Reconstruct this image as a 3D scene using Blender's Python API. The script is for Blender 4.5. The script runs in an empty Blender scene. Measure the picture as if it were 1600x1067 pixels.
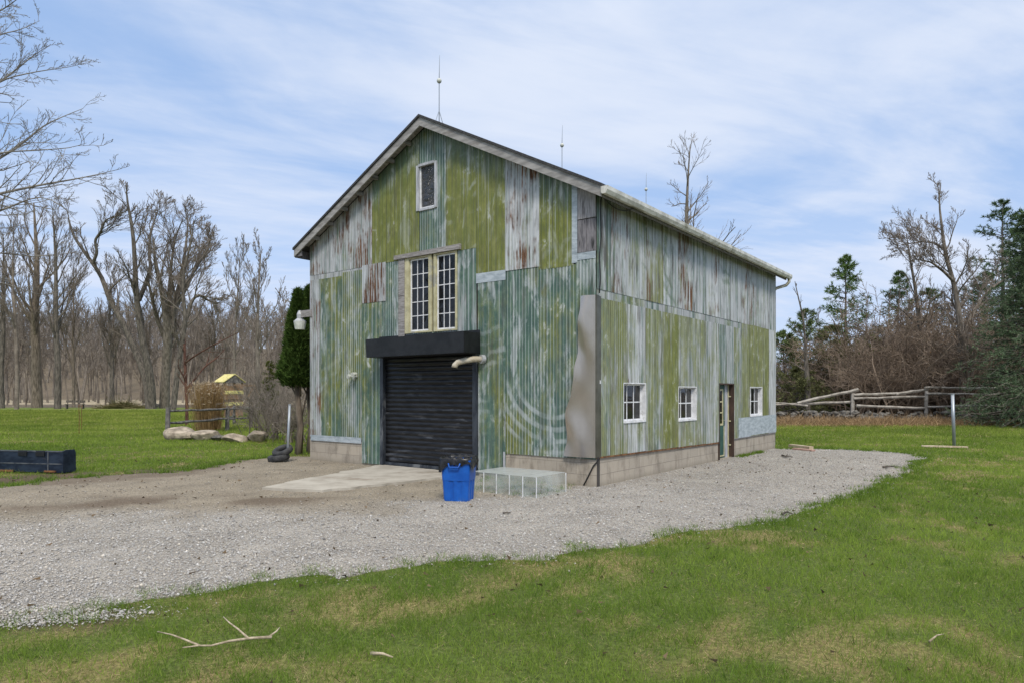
import bpy, math, random
import numpy as np
from mathutils import Vector, Matrix
R = math.radians
scn = bpy.context.scene
COL = scn.collection

# ------------------------------------------------------------------ camera
F, HOR, CAMH = 1069.36, 612.19, 1.6          # focal length and horizon of the photograph, in its pixels
cam = bpy.data.cameras.new("camera"); camo = bpy.data.objects.new("camera", cam); COL.objects.link(camo)
camo.location = (0, 0, CAMH); camo.rotation_euler = (R(90), 0, 0)
cam.sensor_width = 36; cam.lens = 36 * F / 1600; cam.shift_y = (HOR - 533.5) / 1600
cam.clip_start = .1; cam.clip_end = 5000
scn.camera = camo
# ------------------------------------------------------------------ light
SUN_DIR = Vector((.10, -.68, .74)).normalized()      # towards the sun: behind the camera, veiled
SUN_EL = math.asin(SUN_DIR.z); SUN_AZ = math.atan2(SUN_DIR.x, SUN_DIR.y)
sun = bpy.data.lights.new("sun", 'SUN'); suno = bpy.data.objects.new("sun", sun); COL.objects.link(suno)
sun.energy = 2.0; sun.angle = R(14); sun.color = (1, .94, .85)
suno.rotation_euler = SUN_DIR.to_track_quat('Z', 'Y').to_euler()
scn.view_settings.view_transform = 'Standard'; scn.view_settings.look = 'None'
scn.view_settings.exposure = 0.35; scn.view_settings.gamma = 1
scn.cycles.max_bounces = 6; scn.cycles.transparent_max_bounces = 12


# ------------------------------------------------------------------ node helpers
class NT:
    def __init__(s, nt): s.nt = nt; nt.nodes.clear()
    def n(s, t, **k):
        o = s.nt.nodes.new(t)
        for a, b in k.items(): setattr(o, a, b)
        return o
    def put(s, sock, v):
        if v is None: return
        if isinstance(v, bpy.types.NodeSocket): s.nt.links.new(v, sock)
        elif isinstance(v, (int, float)):
            try: sock.default_value = v
            except TypeError: sock.default_value = (v,) * len(sock.default_value)
        else:
            v = tuple(v)
            if len(sock.default_value) == 4 and len(v) == 3: v += (1,)
            sock.default_value = v
    def m(s, op, a, b=None, c=None, clamp=False):
        o = s.n('ShaderNodeMath', operation=op, use_clamp=clamp)
        for i, v in enumerate((a, b, c)): s.put(o.inputs[i], v)
        return o.outputs[0]
    def vm(s, op, a, b=None):
        o = s.n('ShaderNodeVectorMath', operation=op); s.put(o.inputs[0], a); s.put(o.inputs[1], b)
        return o.outputs[0]
    def mix(s, f, a, b, mode='MIX'):
        o = s.n('ShaderNodeMix', data_type='RGBA', blend_type=mode); s.put(o.inputs[0], f); s.put(o.inputs[6], a); s.put(o.inputs[7], b)
        return o.outputs[2]
    def noise(s, v, scale=1., detail=4., rough=.55, dist=0., out=0):
        o = s.n('ShaderNodeTexNoise'); s.put(o.inputs['Vector'], v); s.put(o.inputs['Scale'], scale)
        s.put(o.inputs['Detail'], detail); s.put(o.inputs['Roughness'], rough); s.put(o.inputs['Distortion'], dist)
        return o.outputs[out]
    def step(s, v, lo, hi):                    # smooth 0..1
        o = s.n('ShaderNodeMapRange', interpolation_type='SMOOTHSTEP'); s.put(o.inputs[0], v); s.put(o.inputs[1], lo); s.put(o.inputs[2], hi)
        return o.outputs[0]
    def xyz(s, v):
        o = s.n('ShaderNodeSeparateXYZ'); s.put(o.inputs[0], v); return o.outputs
    def vec(s, x, y, z):
        o = s.n('ShaderNodeCombineXYZ'); s.put(o.inputs[0], x); s.put(o.inputs[1], y); s.put(o.inputs[2], z); return o.outputs[0]
    def uv(s, name='UVMap'): return s.n('ShaderNodeUVMap', uv_map=name).outputs[0]
    def obj(s): return s.n('ShaderNodeTexCoord').outputs['Object']
    def attr(s, name, typ='GEOMETRY', out='Color'): return s.n('ShaderNodeAttribute', attribute_name=name, attribute_type=typ).outputs[out]
    def bump(s, h, strength=.3, dist=.02):
        o = s.n('ShaderNodeBump'); s.put(o.inputs['Height'], h); o.inputs['Strength'].default_value = strength; o.inputs['Distance'].default_value = dist
        return o.outputs[0]
    def pr(s, col, rough=.6, metal=0., normal=None, spec=.5, **k):
        o = s.n('ShaderNodeBsdfPrincipled'); s.put(o.inputs['Base Color'], col); s.put(o.inputs['Roughness'], rough)
        s.put(o.inputs['Metallic'], metal); s.put(o.inputs['Specular IOR Level'], spec)
        if normal is not None: s.put(o.inputs['Normal'], normal)
        for a, b in k.items(): s.put(o.inputs[a.replace('_', ' ')], b)
        return o.outputs[0]
    def out(s, sh):
        o = s.n('ShaderNodeOutputMaterial'); s.nt.links.new(sh, o.inputs['Surface'])


def newmat(name):
    m = bpy.data.materials.new(name); m.use_nodes = True
    return m, NT(m.node_tree)


# ------------------------------------------------------------------ world: clear blue sky behind thin streaky cloud
w = bpy.data.worlds.new("World"); scn.world = w; w.use_nodes = True
t = NT(w.node_tree)
sky = t.n('ShaderNodeTexSky', sky_type='NISHITA', sun_disc=False, sun_elevation=SUN_EL, sun_rotation=SUN_AZ,
          air_density=1.0, dust_density=.6, ozone_density=2.2, altitude=200)
d = t.n('ShaderNodeTexCoord').outputs['Generated']
dx, dy, dz = t.xyz(d)
el = t.m('MAXIMUM', dz, 0.02)
q = t.m('ADD', el, .10)
px_, py_ = t.m('DIVIDE', dx, q), t.m('DIVIDE', dy, q)
# streaks run gently down to the right, long along one wind direction
ua = t.m('ADD', t.m('MULTIPLY', px_, .93), t.m('MULTIPLY', py_, .36))
ub = t.m('SUBTRACT', t.m('MULTIPLY', py_, .93), t.m('MULTIPLY', px_, .36))
pv = t.vec(t.m('MULTIPLY', ua, .55), t.m('MULTIPLY', ub, 1.05), 3.7)
c1 = t.noise(pv, 1.05, 7, .58, .5)
c2 = t.noise(t.vec(t.m('MULTIPLY', ua, .9), t.m('MULTIPLY', ub, 3.2), 1.3), 1.1, 6, .6, .6)
c3 = t.noise(t.vec(px_, py_, 9.1), .42, 3, .5, .2)
cl = t.m('ADD', t.m('MULTIPLY', c1, .72), t.m('MULTIPLY', c2, .28))
cl = t.m('ADD', cl, t.m('MULTIPLY', t.m('SUBTRACT', c3, .5), .55))
cov = t.step(cl, .36, .68)
up = t.step(el, .45, .85)                                   # brighter white cloud added overhead, out of view, to light the scene
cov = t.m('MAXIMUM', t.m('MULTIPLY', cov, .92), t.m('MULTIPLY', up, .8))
low = t.m('MULTIPLY', t.m('SUBTRACT', 1, t.step(el, .02, .34)), .62)     # milky towards the horizon
cov = t.m('MAXIMUM', cov, low)
SKYS = .10
blue = t.mix(.75, sky.outputs[0], (3.25, 4.75, 7.6))
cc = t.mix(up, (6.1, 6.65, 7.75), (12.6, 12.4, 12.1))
cc = t.mix(low, cc, (5.4, 6.1, 7.7))
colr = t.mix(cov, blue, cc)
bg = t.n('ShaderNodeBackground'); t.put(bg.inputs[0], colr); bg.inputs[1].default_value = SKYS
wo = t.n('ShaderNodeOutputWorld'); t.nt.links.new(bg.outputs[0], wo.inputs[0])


# ------------------------------------------------------------------ where things stand
def W(px, py, Y): return np.array([(px - 800) / F * Y, Y, CAMH - (py - HOR) / F * Y])   # a point of the place seen there at distance Y
def G(px, py): Y = F * CAMH / (py - HOR); return np.array([(px - 800) / F * Y, Y, 0.])      # ... on level ground
BA = .6491; BC = np.array([1.4134, 11.4756])                                           # barn's near corner and turn
EX = np.array([math.cos(BA), -math.sin(BA)]); EY = np.array([math.sin(BA), math.cos(BA)])
def BW(x, y, z=0.): p = BC + x * EX + y * EY; return np.array([p[0], p[1], z])
BWID, BLEN = 7.76, 10.08

_tab = np.random.RandomState(5).rand(256, 256)
def vn(x, y, o=0):
    x = np.asarray(x, float) + o * 13.7; y = np.asarray(y, float) + o * 7.3
    xi = np.floor(x).astype(int); yi = np.floor(y).astype(int); fx = x - xi; fy = y - yi
    fx = fx * fx * (3 - 2 * fx); fy = fy * fy * (3 - 2 * fy)
    a = _tab[xi & 255, yi & 255]; b = _tab[(xi + 1) & 255, yi & 255]; c = _tab[xi & 255, (yi + 1) & 255]; e = _tab[(xi + 1) & 255, (yi + 1) & 255]
    return (a * (1 - fx) + b * fx) * (1 - fy) + (c * (1 - fx) + e * fx) * fy
def fbm(x, y, o=0, n=4):
    s = 0; a = 1; tt = 0
    for i in range(n): s = s + a * vn(x * 2 ** i, y * 2 ** i, o + i); tt += a; a *= .5
    return s / tt
def sstep(v, a, b): q = np.clip((v - a) / (b - a), 0, 1); return q * q * (3 - 2 * q)

# ------------------------------------------------------------------ mesh helpers
def tag(o, label=None, cat=None, group=None, kind=None):
    if label: o['label'] = label
    if cat: o['category'] = cat
    if group: o['group'] = group
    if kind: o['kind'] = kind
    return o
def link(name, me, mat=None, parent=None, smooth=False):
    o = bpy.data.objects.new(name, me); COL.objects.link(o)
    if mat: me.materials.append(mat)
    if parent is not None: o.parent = parent
    if smooth: me.polygons.foreach_set('use_smooth', np.ones(len(me.polygons), bool))
    return o
def empty(name, loc, rz=0.):
    o = bpy.data.objects.new(name, None); COL.objects.link(o); o.empty_display_size = .2
    o.location = [float(v) for v in loc]; o.rotation_euler = (0, 0, rz); return o
def npmesh(name, V, Fc, mat=None, parent=None, smooth=False, uv=None, col=None):
    """V (n,3); Fc list of int arrays (m,k) of equal-sized faces."""
    me = bpy.data.meshes.new(name)
    Fc = [np.asarray(f, np.int32) for f in (Fc if isinstance(Fc, list) else [Fc]) if len(f)]
    me.vertices.add(len(V)); me.vertices.foreach_set('co', np.asarray(V, np.float32).ravel())
    li = np.concatenate([f.ravel() for f in Fc]); tot = np.concatenate([np.full(len(f), f.shape[1], np.int32) for f in Fc])
    st = np.concatenate([[0], np.cumsum(tot)[:-1]]).astype(np.int32)
    me.loops.add(len(li)); me.loops.foreach_set('vertex_index', li)
    me.polygons.add(len(tot)); me.polygons.foreach_set('loop_start', st)
    if uv is not None:
        for nm, u in (uv.items() if isinstance(uv, dict) else [('UVMap', uv)]):
            l = me.uv_layers.new(name=nm); l.data.foreach_set('uv', np.asarray(u, np.float32)[li].ravel())
    if col is not None:
        c = np.asarray(col, np.float32)
        if c.shape[1] == 3: c = np.concatenate([c, np.ones((len(c), 1), np.float32)], 1)
        a = me.color_attributes.new('Col', 'FLOAT_COLOR', 'POINT'); a.data.foreach_set('color', c.ravel())
    me.update(calc_edges=True); me.validate()
    return link(name, me, mat, parent, smooth)

class MB:
    """collects boxes, bars and tubes; build() links them as ONE mesh object"""
    def __init__(s): s.v = []; s.f = []
    def add(s, vs, fs):
        o = len(s.v); s.v += [tuple(float(c) for c in p) for p in vs]; s.f += [tuple(i + o for i in f) for f in fs]; return s
    def box(s, a, b):
        x0, y0, z0 = [min(p, q) for p, q in zip(a, b)]; x1, y1, z1 = [max(p, q) for p, q in zip(a, b)]
        return s.hexa([(x0, y0, z0), (x1, y0, z0), (x1, y1, z0), (x0, y1, z0), (x0, y0, z1), (x1, y0, z1), (x1, y1, z1), (x0, y1, z1)])
    def hexa(s, p): return s.add(p, [(3, 2, 1, 0), (4, 5, 6, 7), (0, 1, 5, 4), (1, 2, 6, 5), (2, 3, 7, 6), (3, 0, 4, 7)])
    def bar(s, p, q, wd, ht, up=(0, 0, 1)):
        p = Vector(p); q = Vector(q); d = (q - p).normalized(); r = d.cross(Vector(up))
        if r.length < 1e-3: r = d.cross(Vector((1, 0, 0)))
        r.normalize(); u = r.cross(d); r *= wd / 2; u *= ht / 2
        return s.hexa([p - r - u, p + r - u, q + r - u, q - r - u, p - r + u, p + r + u, q + r + u, q - r + u])
    def tube(s, pts, rad, k=8, cap=True):
        pts = [Vector(p) for p in pts]; n = len(pts)
        if not hasattr(rad, '__len__'): rad = [rad] * n
        o = len(s.v); ref = None
        for i, p in enumerate(pts):
            tg = (pts[min(i + 1, n - 1)] - pts[max(i - 1, 0)]).normalized()
            if ref is None: ref = Vector((0, 0, 1)) if abs(tg.z) < .8 else Vector((1, 0, 0))
            a = tg.cross(ref).normalized(); b = tg.cross(a); ref = a.cross(tg) if False else ref
            for j in range(k):
                an = 2 * math.pi * j / k; s.v.append(tuple(p + (a * math.cos(an) + b * math.sin(an)) * rad[i]))
        for i in range(n - 1):
            for j in range(k):
                j2 = (j + 1) % k; s.f.append((o + i * k + j, o + i * k + j2, o + (i + 1) * k + j2, o + (i + 1) * k + j))
        if cap: s.f.append(tuple(o + j for j in range(k))[::-1]); s.f.append(tuple(o + (n - 1) * k + j for j in range(k)))
        return s
    def sphere(s, c, r, nu=12, nv=8):
        c = Vector(c); o = len(s.v); rr = r if hasattr(r, '__len__') else (r, r, r)
        s.v.append((c.x, c.y, c.z - rr[2]))
        for i in range(1, nv):
            ph = math.pi * i / nv - math.pi / 2
            for j in range(nu): th = 2 * math.pi * j / nu; s.v.append((c.x + rr[0] * math.cos(ph) * math.cos(th), c.y + rr[1] * math.cos(ph) * math.sin(th), c.z + rr[2] * math.sin(ph)))
        s.v.append((c.x, c.y, c.z + rr[2])); top = len(s.v) - 1
        for j in range(nu):
            j2 = (j + 1) % nu; s.f.append((o, o + 1 + j2, o + 1 + j)); s.f.append((top, o + 1 + (nv - 2) * nu + j, o + 1 + (nv - 2) * nu + j2))
            for i in range(nv - 2): a = o + 1 + i * nu; s.f.append((a + j, a + j2, a + nu + j2, a + nu + j))
        return s
    def prism(s, poly, ax, a, b):
        """poly of 2-D points extruded along axis ax from a to b"""
        def mk(p, t): v = list(p); v.insert(ax, t); return v
        n = len(poly); vs = [mk(p, a) for p in poly] + [mk(p, b) for p in poly]
        return s.add(vs, [tuple(range(n))[::-1], tuple(range(n, 2 * n))] + [(i, (i + 1) % n, n + (i + 1) % n, n + i) for i in range(n)])
    def build(s, name, mat=None, parent=None, bev=0., smooth=False):
        me = bpy.data.meshes.new(name); me.from_pydata(s.v, [], s.f); me.update()
        import bmesh
        bm = bmesh.new(); bm.from_mesh(me); bmesh.ops.recalc_face_normals(bm, faces=bm.faces)
        if bev > 0:
            bmesh.ops.bevel(bm, geom=[e for e in bm.edges if e.is_manifold and e.calc_face_angle(0) > .5], offset=bev, segments=2, affect='EDGES', clamp_overlap=True)
        bm.to_mesh(me); bm.free()
        o = link(name, me, mat, parent)
        if smooth: me.polygons.foreach_set('use_smooth', np.ones(len(me.polygons), bool)); 
        return o

# ------------------------------------------------------------------ materials
def simple(name, c0, c1, scale=8., rough=.7, metal=0., stretch=(1, 1, 1), bump=.15, spec=.4, lo=.35, hi=.65, detail=5., c2=None, dist=.01):
    m, t = newmat(name); v = t.vm('MULTIPLY', t.obj(), stretch); n = t.noise(v, scale, detail, .6, .2)
    c = t.mix(t.step(n, lo, hi), c0, c1)
    if c2 is not None: c = t.mix(t.step(t.noise(v, scale * .37, 4, .65, .3), .56, .68), c, c2)
    t.out(t.pr(c, rough, metal, t.bump(n, bump, dist) if bump else None, spec)); return m
def leafmat(name, trans=.35, tint=(1, 1, 1), rough=.7):
    m, t = newmat(name); c = t.mix(1, t.attr('Col'), tint, 'MULTIPLY')
    a = t.n('ShaderNodeBsdfDiffuse'); t.put(a.inputs[0], c); b = t.n('ShaderNodeBsdfTranslucent'); t.put(b.inputs[0], c)
    mx = t.n('ShaderNodeMixShader'); mx.inputs[0].default_value = trans; t.nt.links.new(a.outputs[0], mx.inputs[1]); t.nt.links.new(b.outputs[0], mx.inputs[2])
    t.out(mx.outputs[0]); return m

def siding_material():
    m, t = newmat('weathered_sheet_metal')
    A = lambda n: t.attr(n, 'OBJECT', 'Fac')
    seed = A('seed'); uv = t.uv(); u, v, _ = t.xyz(uv); u2, dt, _ = t.xyz(t.uv('edge'))
    per = A('period')
    sv = lambda su, svv, k: t.vec(t.m('ADD', t.m('MULTIPLY', u, su), t.m('MULTIPLY', seed, 7.31)), t.m('MULTIPLY', v, svv), t.m('ADD', seed, k))
    streak = t.noise(sv(11., .55, .1), 1, 5, .6)
    fine = t.noise(sv(38., 1.6, 2.1), 1, 4, .65)
    patch = t.noise(sv(1.3, .75, 5.2), 1, 5, .62, .6)
    blot = t.noise(sv(5., 3., 8.8), 1, 6, .68, .3)
    wn = t.n('ShaderNodeTexWhiteNoise', noise_dimensions='2D'); t.put(wn.inputs['Vector'], t.vec(t.m('FLOOR', t.m('DIVIDE', u, per)), seed, 0))
    rib = t.m('ADD', t.m('MULTIPLY', t.noise(t.vec(t.m('MULTIPLY', t.m('FLOOR', t.m('DIVIDE', u, per)), 3.7), t.m('MULTIPLY', v, .8), seed), 1., 3, .6), .7), t.m('MULTIPLY', wn.outputs['Value'], .3))     # every rib wears by itself
    phase = t.m('FRACT', t.m('DIVIDE', u, per))
    crest = t.m('SUBTRACT', 1, t.m('MULTIPLY', t.m('ABSOLUTE', t.m('SUBTRACT', phase, .5)), 2))               # 1 on the crest
    def mask(nz, p, soft=.16):       # nz about .5 +- .12
        x = t.m('ADD', t.m('MULTIPLY', t.m('SUBTRACT', nz, .5), 2.6), .5)
        th = t.m('SUBTRACT', 1., p)
        return t.step(x, t.m('SUBTRACT', th, soft), t.m('ADD', th, soft))
    comb = lambda a, b, c, wa, wb, wc: t.m('ADD', t.m('ADD', t.m('MULTIPLY', a, wa), t.m('MULTIPLY', b, wb)), t.m('MULTIPLY', c, wc))
    galv = t.mix(t.step(fine, .36, .66), (.35, .355, .355), (.54, .545, .545))
    galv = t.mix(t.m('MULTIPLY', t.step(patch, .5, .66), .6), galv, (.72, .73, .735))
    galv = t.mix(t.m('MULTIPLY', t.step(streak, .55, .68), .45), galv, (.17, .18, .18))
    galv = t.mix(t.m('MULTIPLY', A('white'), t.step(patch, .36, .54)), galv, (.66, .67, .675))
    top = t.m('MULTIPLY', A('topg'), t.m('SUBTRACT', 1, t.step(t.m('ADD', dt, t.m('MULTIPLY', t.m('SUBTRACT', streak, .5), 1.2)), .05, .75)))
    teal = t.mix(t.step(blot, .4, .62), (.034, .096, .070), (.082, .160, .108))
    teal = t.mix(t.m('MULTIPLY', t.step(fine, .5, .68), .45), teal, (.15, .215, .17))
    gm = mask(comb(streak, patch, rib, .45, .3, .4), A('green'), .2)
    gm = t.m('MAXIMUM', gm, top)
    c = t.mix(t.m('MULTIPLY', gm, .93), galv, teal)
    ol = t.mix(t.step(blot, .38, .62), (.15, .162, .020), (.215, .222, .040))
    ol = t.mix(t.m('MULTIPLY', t.step(fine, .5, .68), .45), ol, (.10, .15, .04))
    om = t.m('MULTIPLY', mask(comb(streak, patch, blot, .35, .55, .25), A('olive'), .26), t.m('SUBTRACT', 1, t.m('MULTIPLY', top, .85)))
    c = t.mix(t.m('MULTIPLY', om, .9), c, ol)
    # crests rubbed down to bright zinc
    bm = t.m('MULTIPLY', mask(comb(rib, streak, blot, .6, .35, .2), A('bare'), .14), t.step(crest, t.m('SUBTRACT', .95, t.m('MULTIPLY', A('bare'), .6)), 1.02))
    c = t.mix(t.m('MULTIPLY', bm, .58), c, t.mix(fine, (.36, .40, .42), (.62, .645, .66)))
    # scuffs: pale chalky patches, flaking
    sc = t.m('MULTIPLY', t.step(blot, .58, .68), t.step(patch, .44, .56))
    c = t.mix(t.m('MULTIPLY', sc, .6), c, (.58, .605, .62))
    ch = t.noise(sv(3.2, .9, 21.), 1, 6, .68, .5)
    c = t.mix(t.m('MULTIPLY', t.m('MULTIPLY', t.step(ch, .51, .63), t.m('ADD', .30, t.m('MULTIPLY', crest, .5))), t.m('SUBTRACT', 1, t.m('MULTIPLY', om, .6))), c, (.55, .58, .59))
    gr = t.noise(sv(7., 1.1, 27.), 1, 6, .7, .3)
    c = t.mix(t.m('MULTIPLY', t.step(gr, .52, .66), A('grime')), c, (.105, .095, .075))
    gk = t.noise(sv(24., .35, 33.), 1, 4, .65)
    c = t.mix(t.m('MULTIPLY', t.step(gk, .56, .66), t.m('MULTIPLY', A('grime'), .9)), c, (.10, .105, .10))
    jl = t.m('LESS_THAN', t.m('ABSOLUTE', t.m('SUBTRACT', t.m('FRACT', t.m('ADD', t.m('DIVIDE', u, .23), seed)), .5)), .022)
    c = t.mix(t.m('MULTIPLY', jl, .55), c, (.04, .045, .04))
    # arcs and slanting waves rubbed by swinging branches
    ar = A('arc'); cx = t.m('SUBTRACT', u, A('arcu')); cy = t.m('SUBTRACT', v, A('arcv'))
    rad = t.m('SQRT', t.m('ADD', t.m('MULTIPLY', cx, cx), t.m('MULTIPLY', cy, cy)))
    wav = t.m('SINE', t.m('ADD', t.m('MULTIPLY', rad, 30.), t.m('MULTIPLY', patch, t.m('SUBTRACT', 16., t.m('MULTIPLY', A('focus'), 13.)))))
    am = t.m('MULTIPLY', t.step(wav, -.3, .9), t.m('MULTIPLY', t.step(t.noise(sv(1.6, 2.2, 3.3), 1, 4, .6), t.m('SUBTRACT', .48, t.m('MULTIPLY', A('focus'), .16)), .66), t.m('MINIMUM', ar, 1.)))
    am = t.m('MULTIPLY', am, t.step(rad, t.m('ADD', .3, t.m('MULTIPLY', A('focus'), .30)), t.m('ADD', .6, t.m('MULTIPLY', A('focus'), .2)))); am = t.m('MULTIPLY', am, t.m('SUBTRACT', 1, t.m('MULTIPLY', A('focus'), t.step(rad, 1.42, 1.56)))); am = t.m('MULTIPLY', t.m('MULTIPLY', am, t.step(cy, -.05, -.35)), t.m('ADD', .45, t.m('MULTIPLY', streak, 1.)))
    c = t.mix(t.m('MULTIPLY', am, .6), c, t.mix(t.m('GREATER_THAN', A('arc'), 1.5), (.50, .54, .55), (.12, .17, .10)))
    # rust runs
    rs = t.noise(sv(26., 1.0, 12.), 1, 6, .68); rb = t.noise(sv(2., 1.2, 15.), 1, 4, .6)
    rm = t.m('MULTIPLY', mask(rs, t.m('ADD', .02, t.m('MULTIPLY', A('rust'), .72)), .08), t.step(rb, t.m('SUBTRACT', .68, t.m('MULTIPLY', A('rust'), .34)), t.m('SUBTRACT', .76, t.m('MULTIPLY', A('rust'), .22))))
    rcol = t.mix(t.step(fine, .4, .6), (.07, .033, .019), (.19, .088, .038))
    c = t.mix(rm, c, rcol)
    # darker valleys between the ribs and the dark joint lines
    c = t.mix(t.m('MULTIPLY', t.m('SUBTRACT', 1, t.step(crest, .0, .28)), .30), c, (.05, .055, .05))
    # nail heads
    nh = t.m('MULTIPLY', t.m('LESS_THAN', t.m('ABSOLUTE', t.m('SUBTRACT', t.m('FRACT', t.m('DIVIDE', v, .62)), .5)), .014), t.m('GREATER_THAN', crest, .75))
    
    rough = t.m('ADD', .5, t.m('MULTIPLY', rm, .35))
    t.out(t.pr(c, rough, t.m('MULTIPLY', t.m('SUBTRACT', 1, t.m('MAXIMUM', gm, om)), .12), t.bump(blot, .12, .01), .35)); return m
M = {}
M['siding'] = siding_material()
M['wall_core'] = simple('old_barn_boards', (.05, .045, .04), (.09, .08, .07), 4, .9)
M['weathered_wood'] = simple('weathered_wood', (.20, .185, .175), (.36, .34, .33), 6, .85, stretch=(1, 1, 9), c2=(.13, .12, .115))
M['board'] = simple('grey_barn_board', (.22, .21, .215), (.40, .385, .395), 5, .85, stretch=(9, 9, 1), c2=(.14, .13, .13))
M['dark_board'] = simple('dark_barn_board', (.12, .115, .125), (.25, .235, .245), 5, .85, stretch=(9, 9, 1), c2=(.03, .03, .03))
M['rake'] = simple('rake_board_paint', (.23, .22, .21), (.38, .365, .35), 3, .8, stretch=(1, 1, 5), c2=(.22, .20, .185))
M['shingle'] = simple('roof_shingle', (.025, .025, .027), (.07, .07, .072), 30, .9)
M['gutter'] = simple('gutter_metal', (.42, .41, .36), (.66, .65, .60), 4, .5, stretch=(4, 1, 1), c2=(.20, .19, .12))
M['flash'] = simple('grey_flashing', (.33, .38, .41), (.50, .55, .58), 5, .5, .15, stretch=(1, 1, 3), c2=(.25, .29, .31))
M['alu'] = simple('bright_new_aluminium', (.41, .355, .295), (.52, .465, .40), 1.2, .27, .8, stretch=(1, 1, .6), bump=.0, spec=.5)  # warm brown in the base colour stands in for reflected ground
M['alu_dark_reflect'] = simple('aluminium_dark_reflection', (.10, .095, .07), (.17, .16, .125), 2, .35, .6, bump=.03, spec=.5)  # dark reflection of ground and brush painted into the metal's colour
M['white_paint'] = simple('white_window_paint', (.62, .63, .64), (.80, .80, .81), 9, .5, c2=(.5, .5, .49))
M['grey_frame'] = simple('peeling_window_frame', (.30, .31, .33), (.52, .53, .56), 9, .7, stretch=(1, 1, .3), c2=(.25, .25, .27))
M['cream'] = simple('cream_window_paint', (.42, .385, .225), (.56, .52, .33), 6, .6, c2=(.33, .32, .26))
M['black'] = simple('black_paint', (.006, .0065, .008), (.014, .015, .017), 5, .42, c2=(.012, .012, .013), bump=.05)
M['slat'] = simple('roller_door_black', (.008, .0085, .010), (.024, .025, .028), 3, .38, .3, stretch=(1, 1, 6), c2=(.075, .078, .085), bump=.05)
M['rail'] = simple('guide_rail_steel', (.02, .025, .035), (.06, .07, .085), 6, .5, .3, stretch=(1, 1, .3), c2=(.17, .18, .19))
M['green_door'] = simple('dark_green_door', (.02, .065, .05), (.035, .095, .07), 6, .55)
M['brown_jamb'] = simple('brown_door_jamb', (.035, .022, .016), (.075, .045, .033), 6, .7, stretch=(1, 1, .25))
M['galv_post'] = simple('galvanised_post', (.27, .30, .33), (.42, .45, .48), 8, .45, .5, stretch=(1, 1, .2), bump=.03)
M['grey_metal'] = simple('dull_grey_metal', (.35, .36, .37), (.5, .51, .52), 10, .5, .3)
M['pvc'] = simple('stained_pvc_pipe', (.42, .36, .26), (.58, .53, .43), 8, .5)
M['plastic_white'] = simple('white_plastic', (.5, .52, .46), (.66, .67, .62), 9, .5)
M['cable'] = simple('black_cable', (.012, .012, .013), (.03, .03, .03), 9, .6)
M['rust_strip'] = simple('rusty_edge', (.09, .04, .02), (.24, .115, .045), 9, .9, stretch=(1, 1, 1))
M['blue_plastic'] = simple('blue_bin_plastic', (.004, .075, .36), (.008, .105, .45), 5, .38, bump=.04, c2=(.03, .11, .36))
M['bag'] = simple('black_bin_bag', (.006, .006, .007), (.02, .02, .022), 14, .28, bump=.5)
M['rubber'] = simple('old_rubber', (.022, .023, .025), (.055, .055, .055), 9, .8)
M['steel_blue'] = simple('worn_dark_blue_steel', (.010, .017, .034), (.03, .045, .075), 3, .5, .35, stretch=(1, 1, 2), c2=(.10, .07, .05), bump=.08)
M['steel_rim'] = simple('worn_steel_edge', (.06, .07, .09), (.16, .17, .18), 6, .5, .4)
M['stone'] = simple('pale_field_stone', (.20, .165, .125), (.46, .39, .30), 3.2, .9, c2=(.13, .115, .09), bump=.5, dist=.05)
M['wall_stone'] = simple('grey_wall_stone', (.065, .06, .052), (.20, .185, .16), 4, .9, bump=.5, dist=.05)
M['rail_wood'] = simple('silvery_rail_wood', (.23, .205, .175), (.42, .385, .335), 4, .85, stretch=(1, 1, 1))
M['dark_rail'] = simple('dark_rail_wood', (.07, .065, .06), (.20, .185, .17), 5, .85)
M['yellow'] = simple('yellow_play_panel', (.55, .48, .16), (.70, .62, .27), 5, .7)
M['play_wood'] = simple('play_wood', (.17, .105, .06), (.28, .18, .11), 6, .8)
M['lumber'] = simple('fresh_lumber', (.42, .33, .22), (.58, .48, .35), 6, .8)
M['red_lumber'] = simple('reddish_lumber', (.36, .21, .16), (.50, .33, .27), 6, .8)
M['fallen'] = simple('peeled_branch', (.26, .21, .14), (.48, .40, .29), 20, .8)
M['bark'] = simple('grey_bark', (.10, .085, .068), (.24, .205, .17), 2.2, .95, stretch=(4, 4, .8), bump=.5, dist=.04)
M['bark_brown'] = simple('brown_bark', (.10, .08, .06), (.24, .195, .15), 2.2, .95, stretch=(4, 4, .8), bump=.5, dist=.04)
M['bark_dark'] = simple('dark_bark', (.06, .052, .043), (.17, .148, .122), 2.5, .95, stretch=(4, 4, .8), bump=.5, dist=.04)
M['bark_red'] = simple('red_brown_bark', (.07, .032, .022), (.14, .07, .048), 3, .95)
M['twig'] = simple('twig_bark', (.13, .105, .085), (.25, .21, .172), 1.5, .95, bump=0)
M['twig_brown'] = simple('brown_twig_bark', (.145, .122, .100), (.265, .228, .188), .6, .95, bump=0)
M['twig_thicket'] = simple('brush_twig_bark', (.16, .118, .085), (.29, .222, .165), .5, .95, bump=0)
M['twig_fore'] = simple('lichen_twig_bark', (.14, .125, .105), (.27, .25, .215), 3, .95, bump=0)
M['leaf'] = leafmat('leaf_colours', .3)
M['needle'] = leafmat('needle_colours', .15)
M['blade'] = leafmat('grass_colours', .45)
M['straw'] = leafmat('straw_colours', .3)
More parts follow.
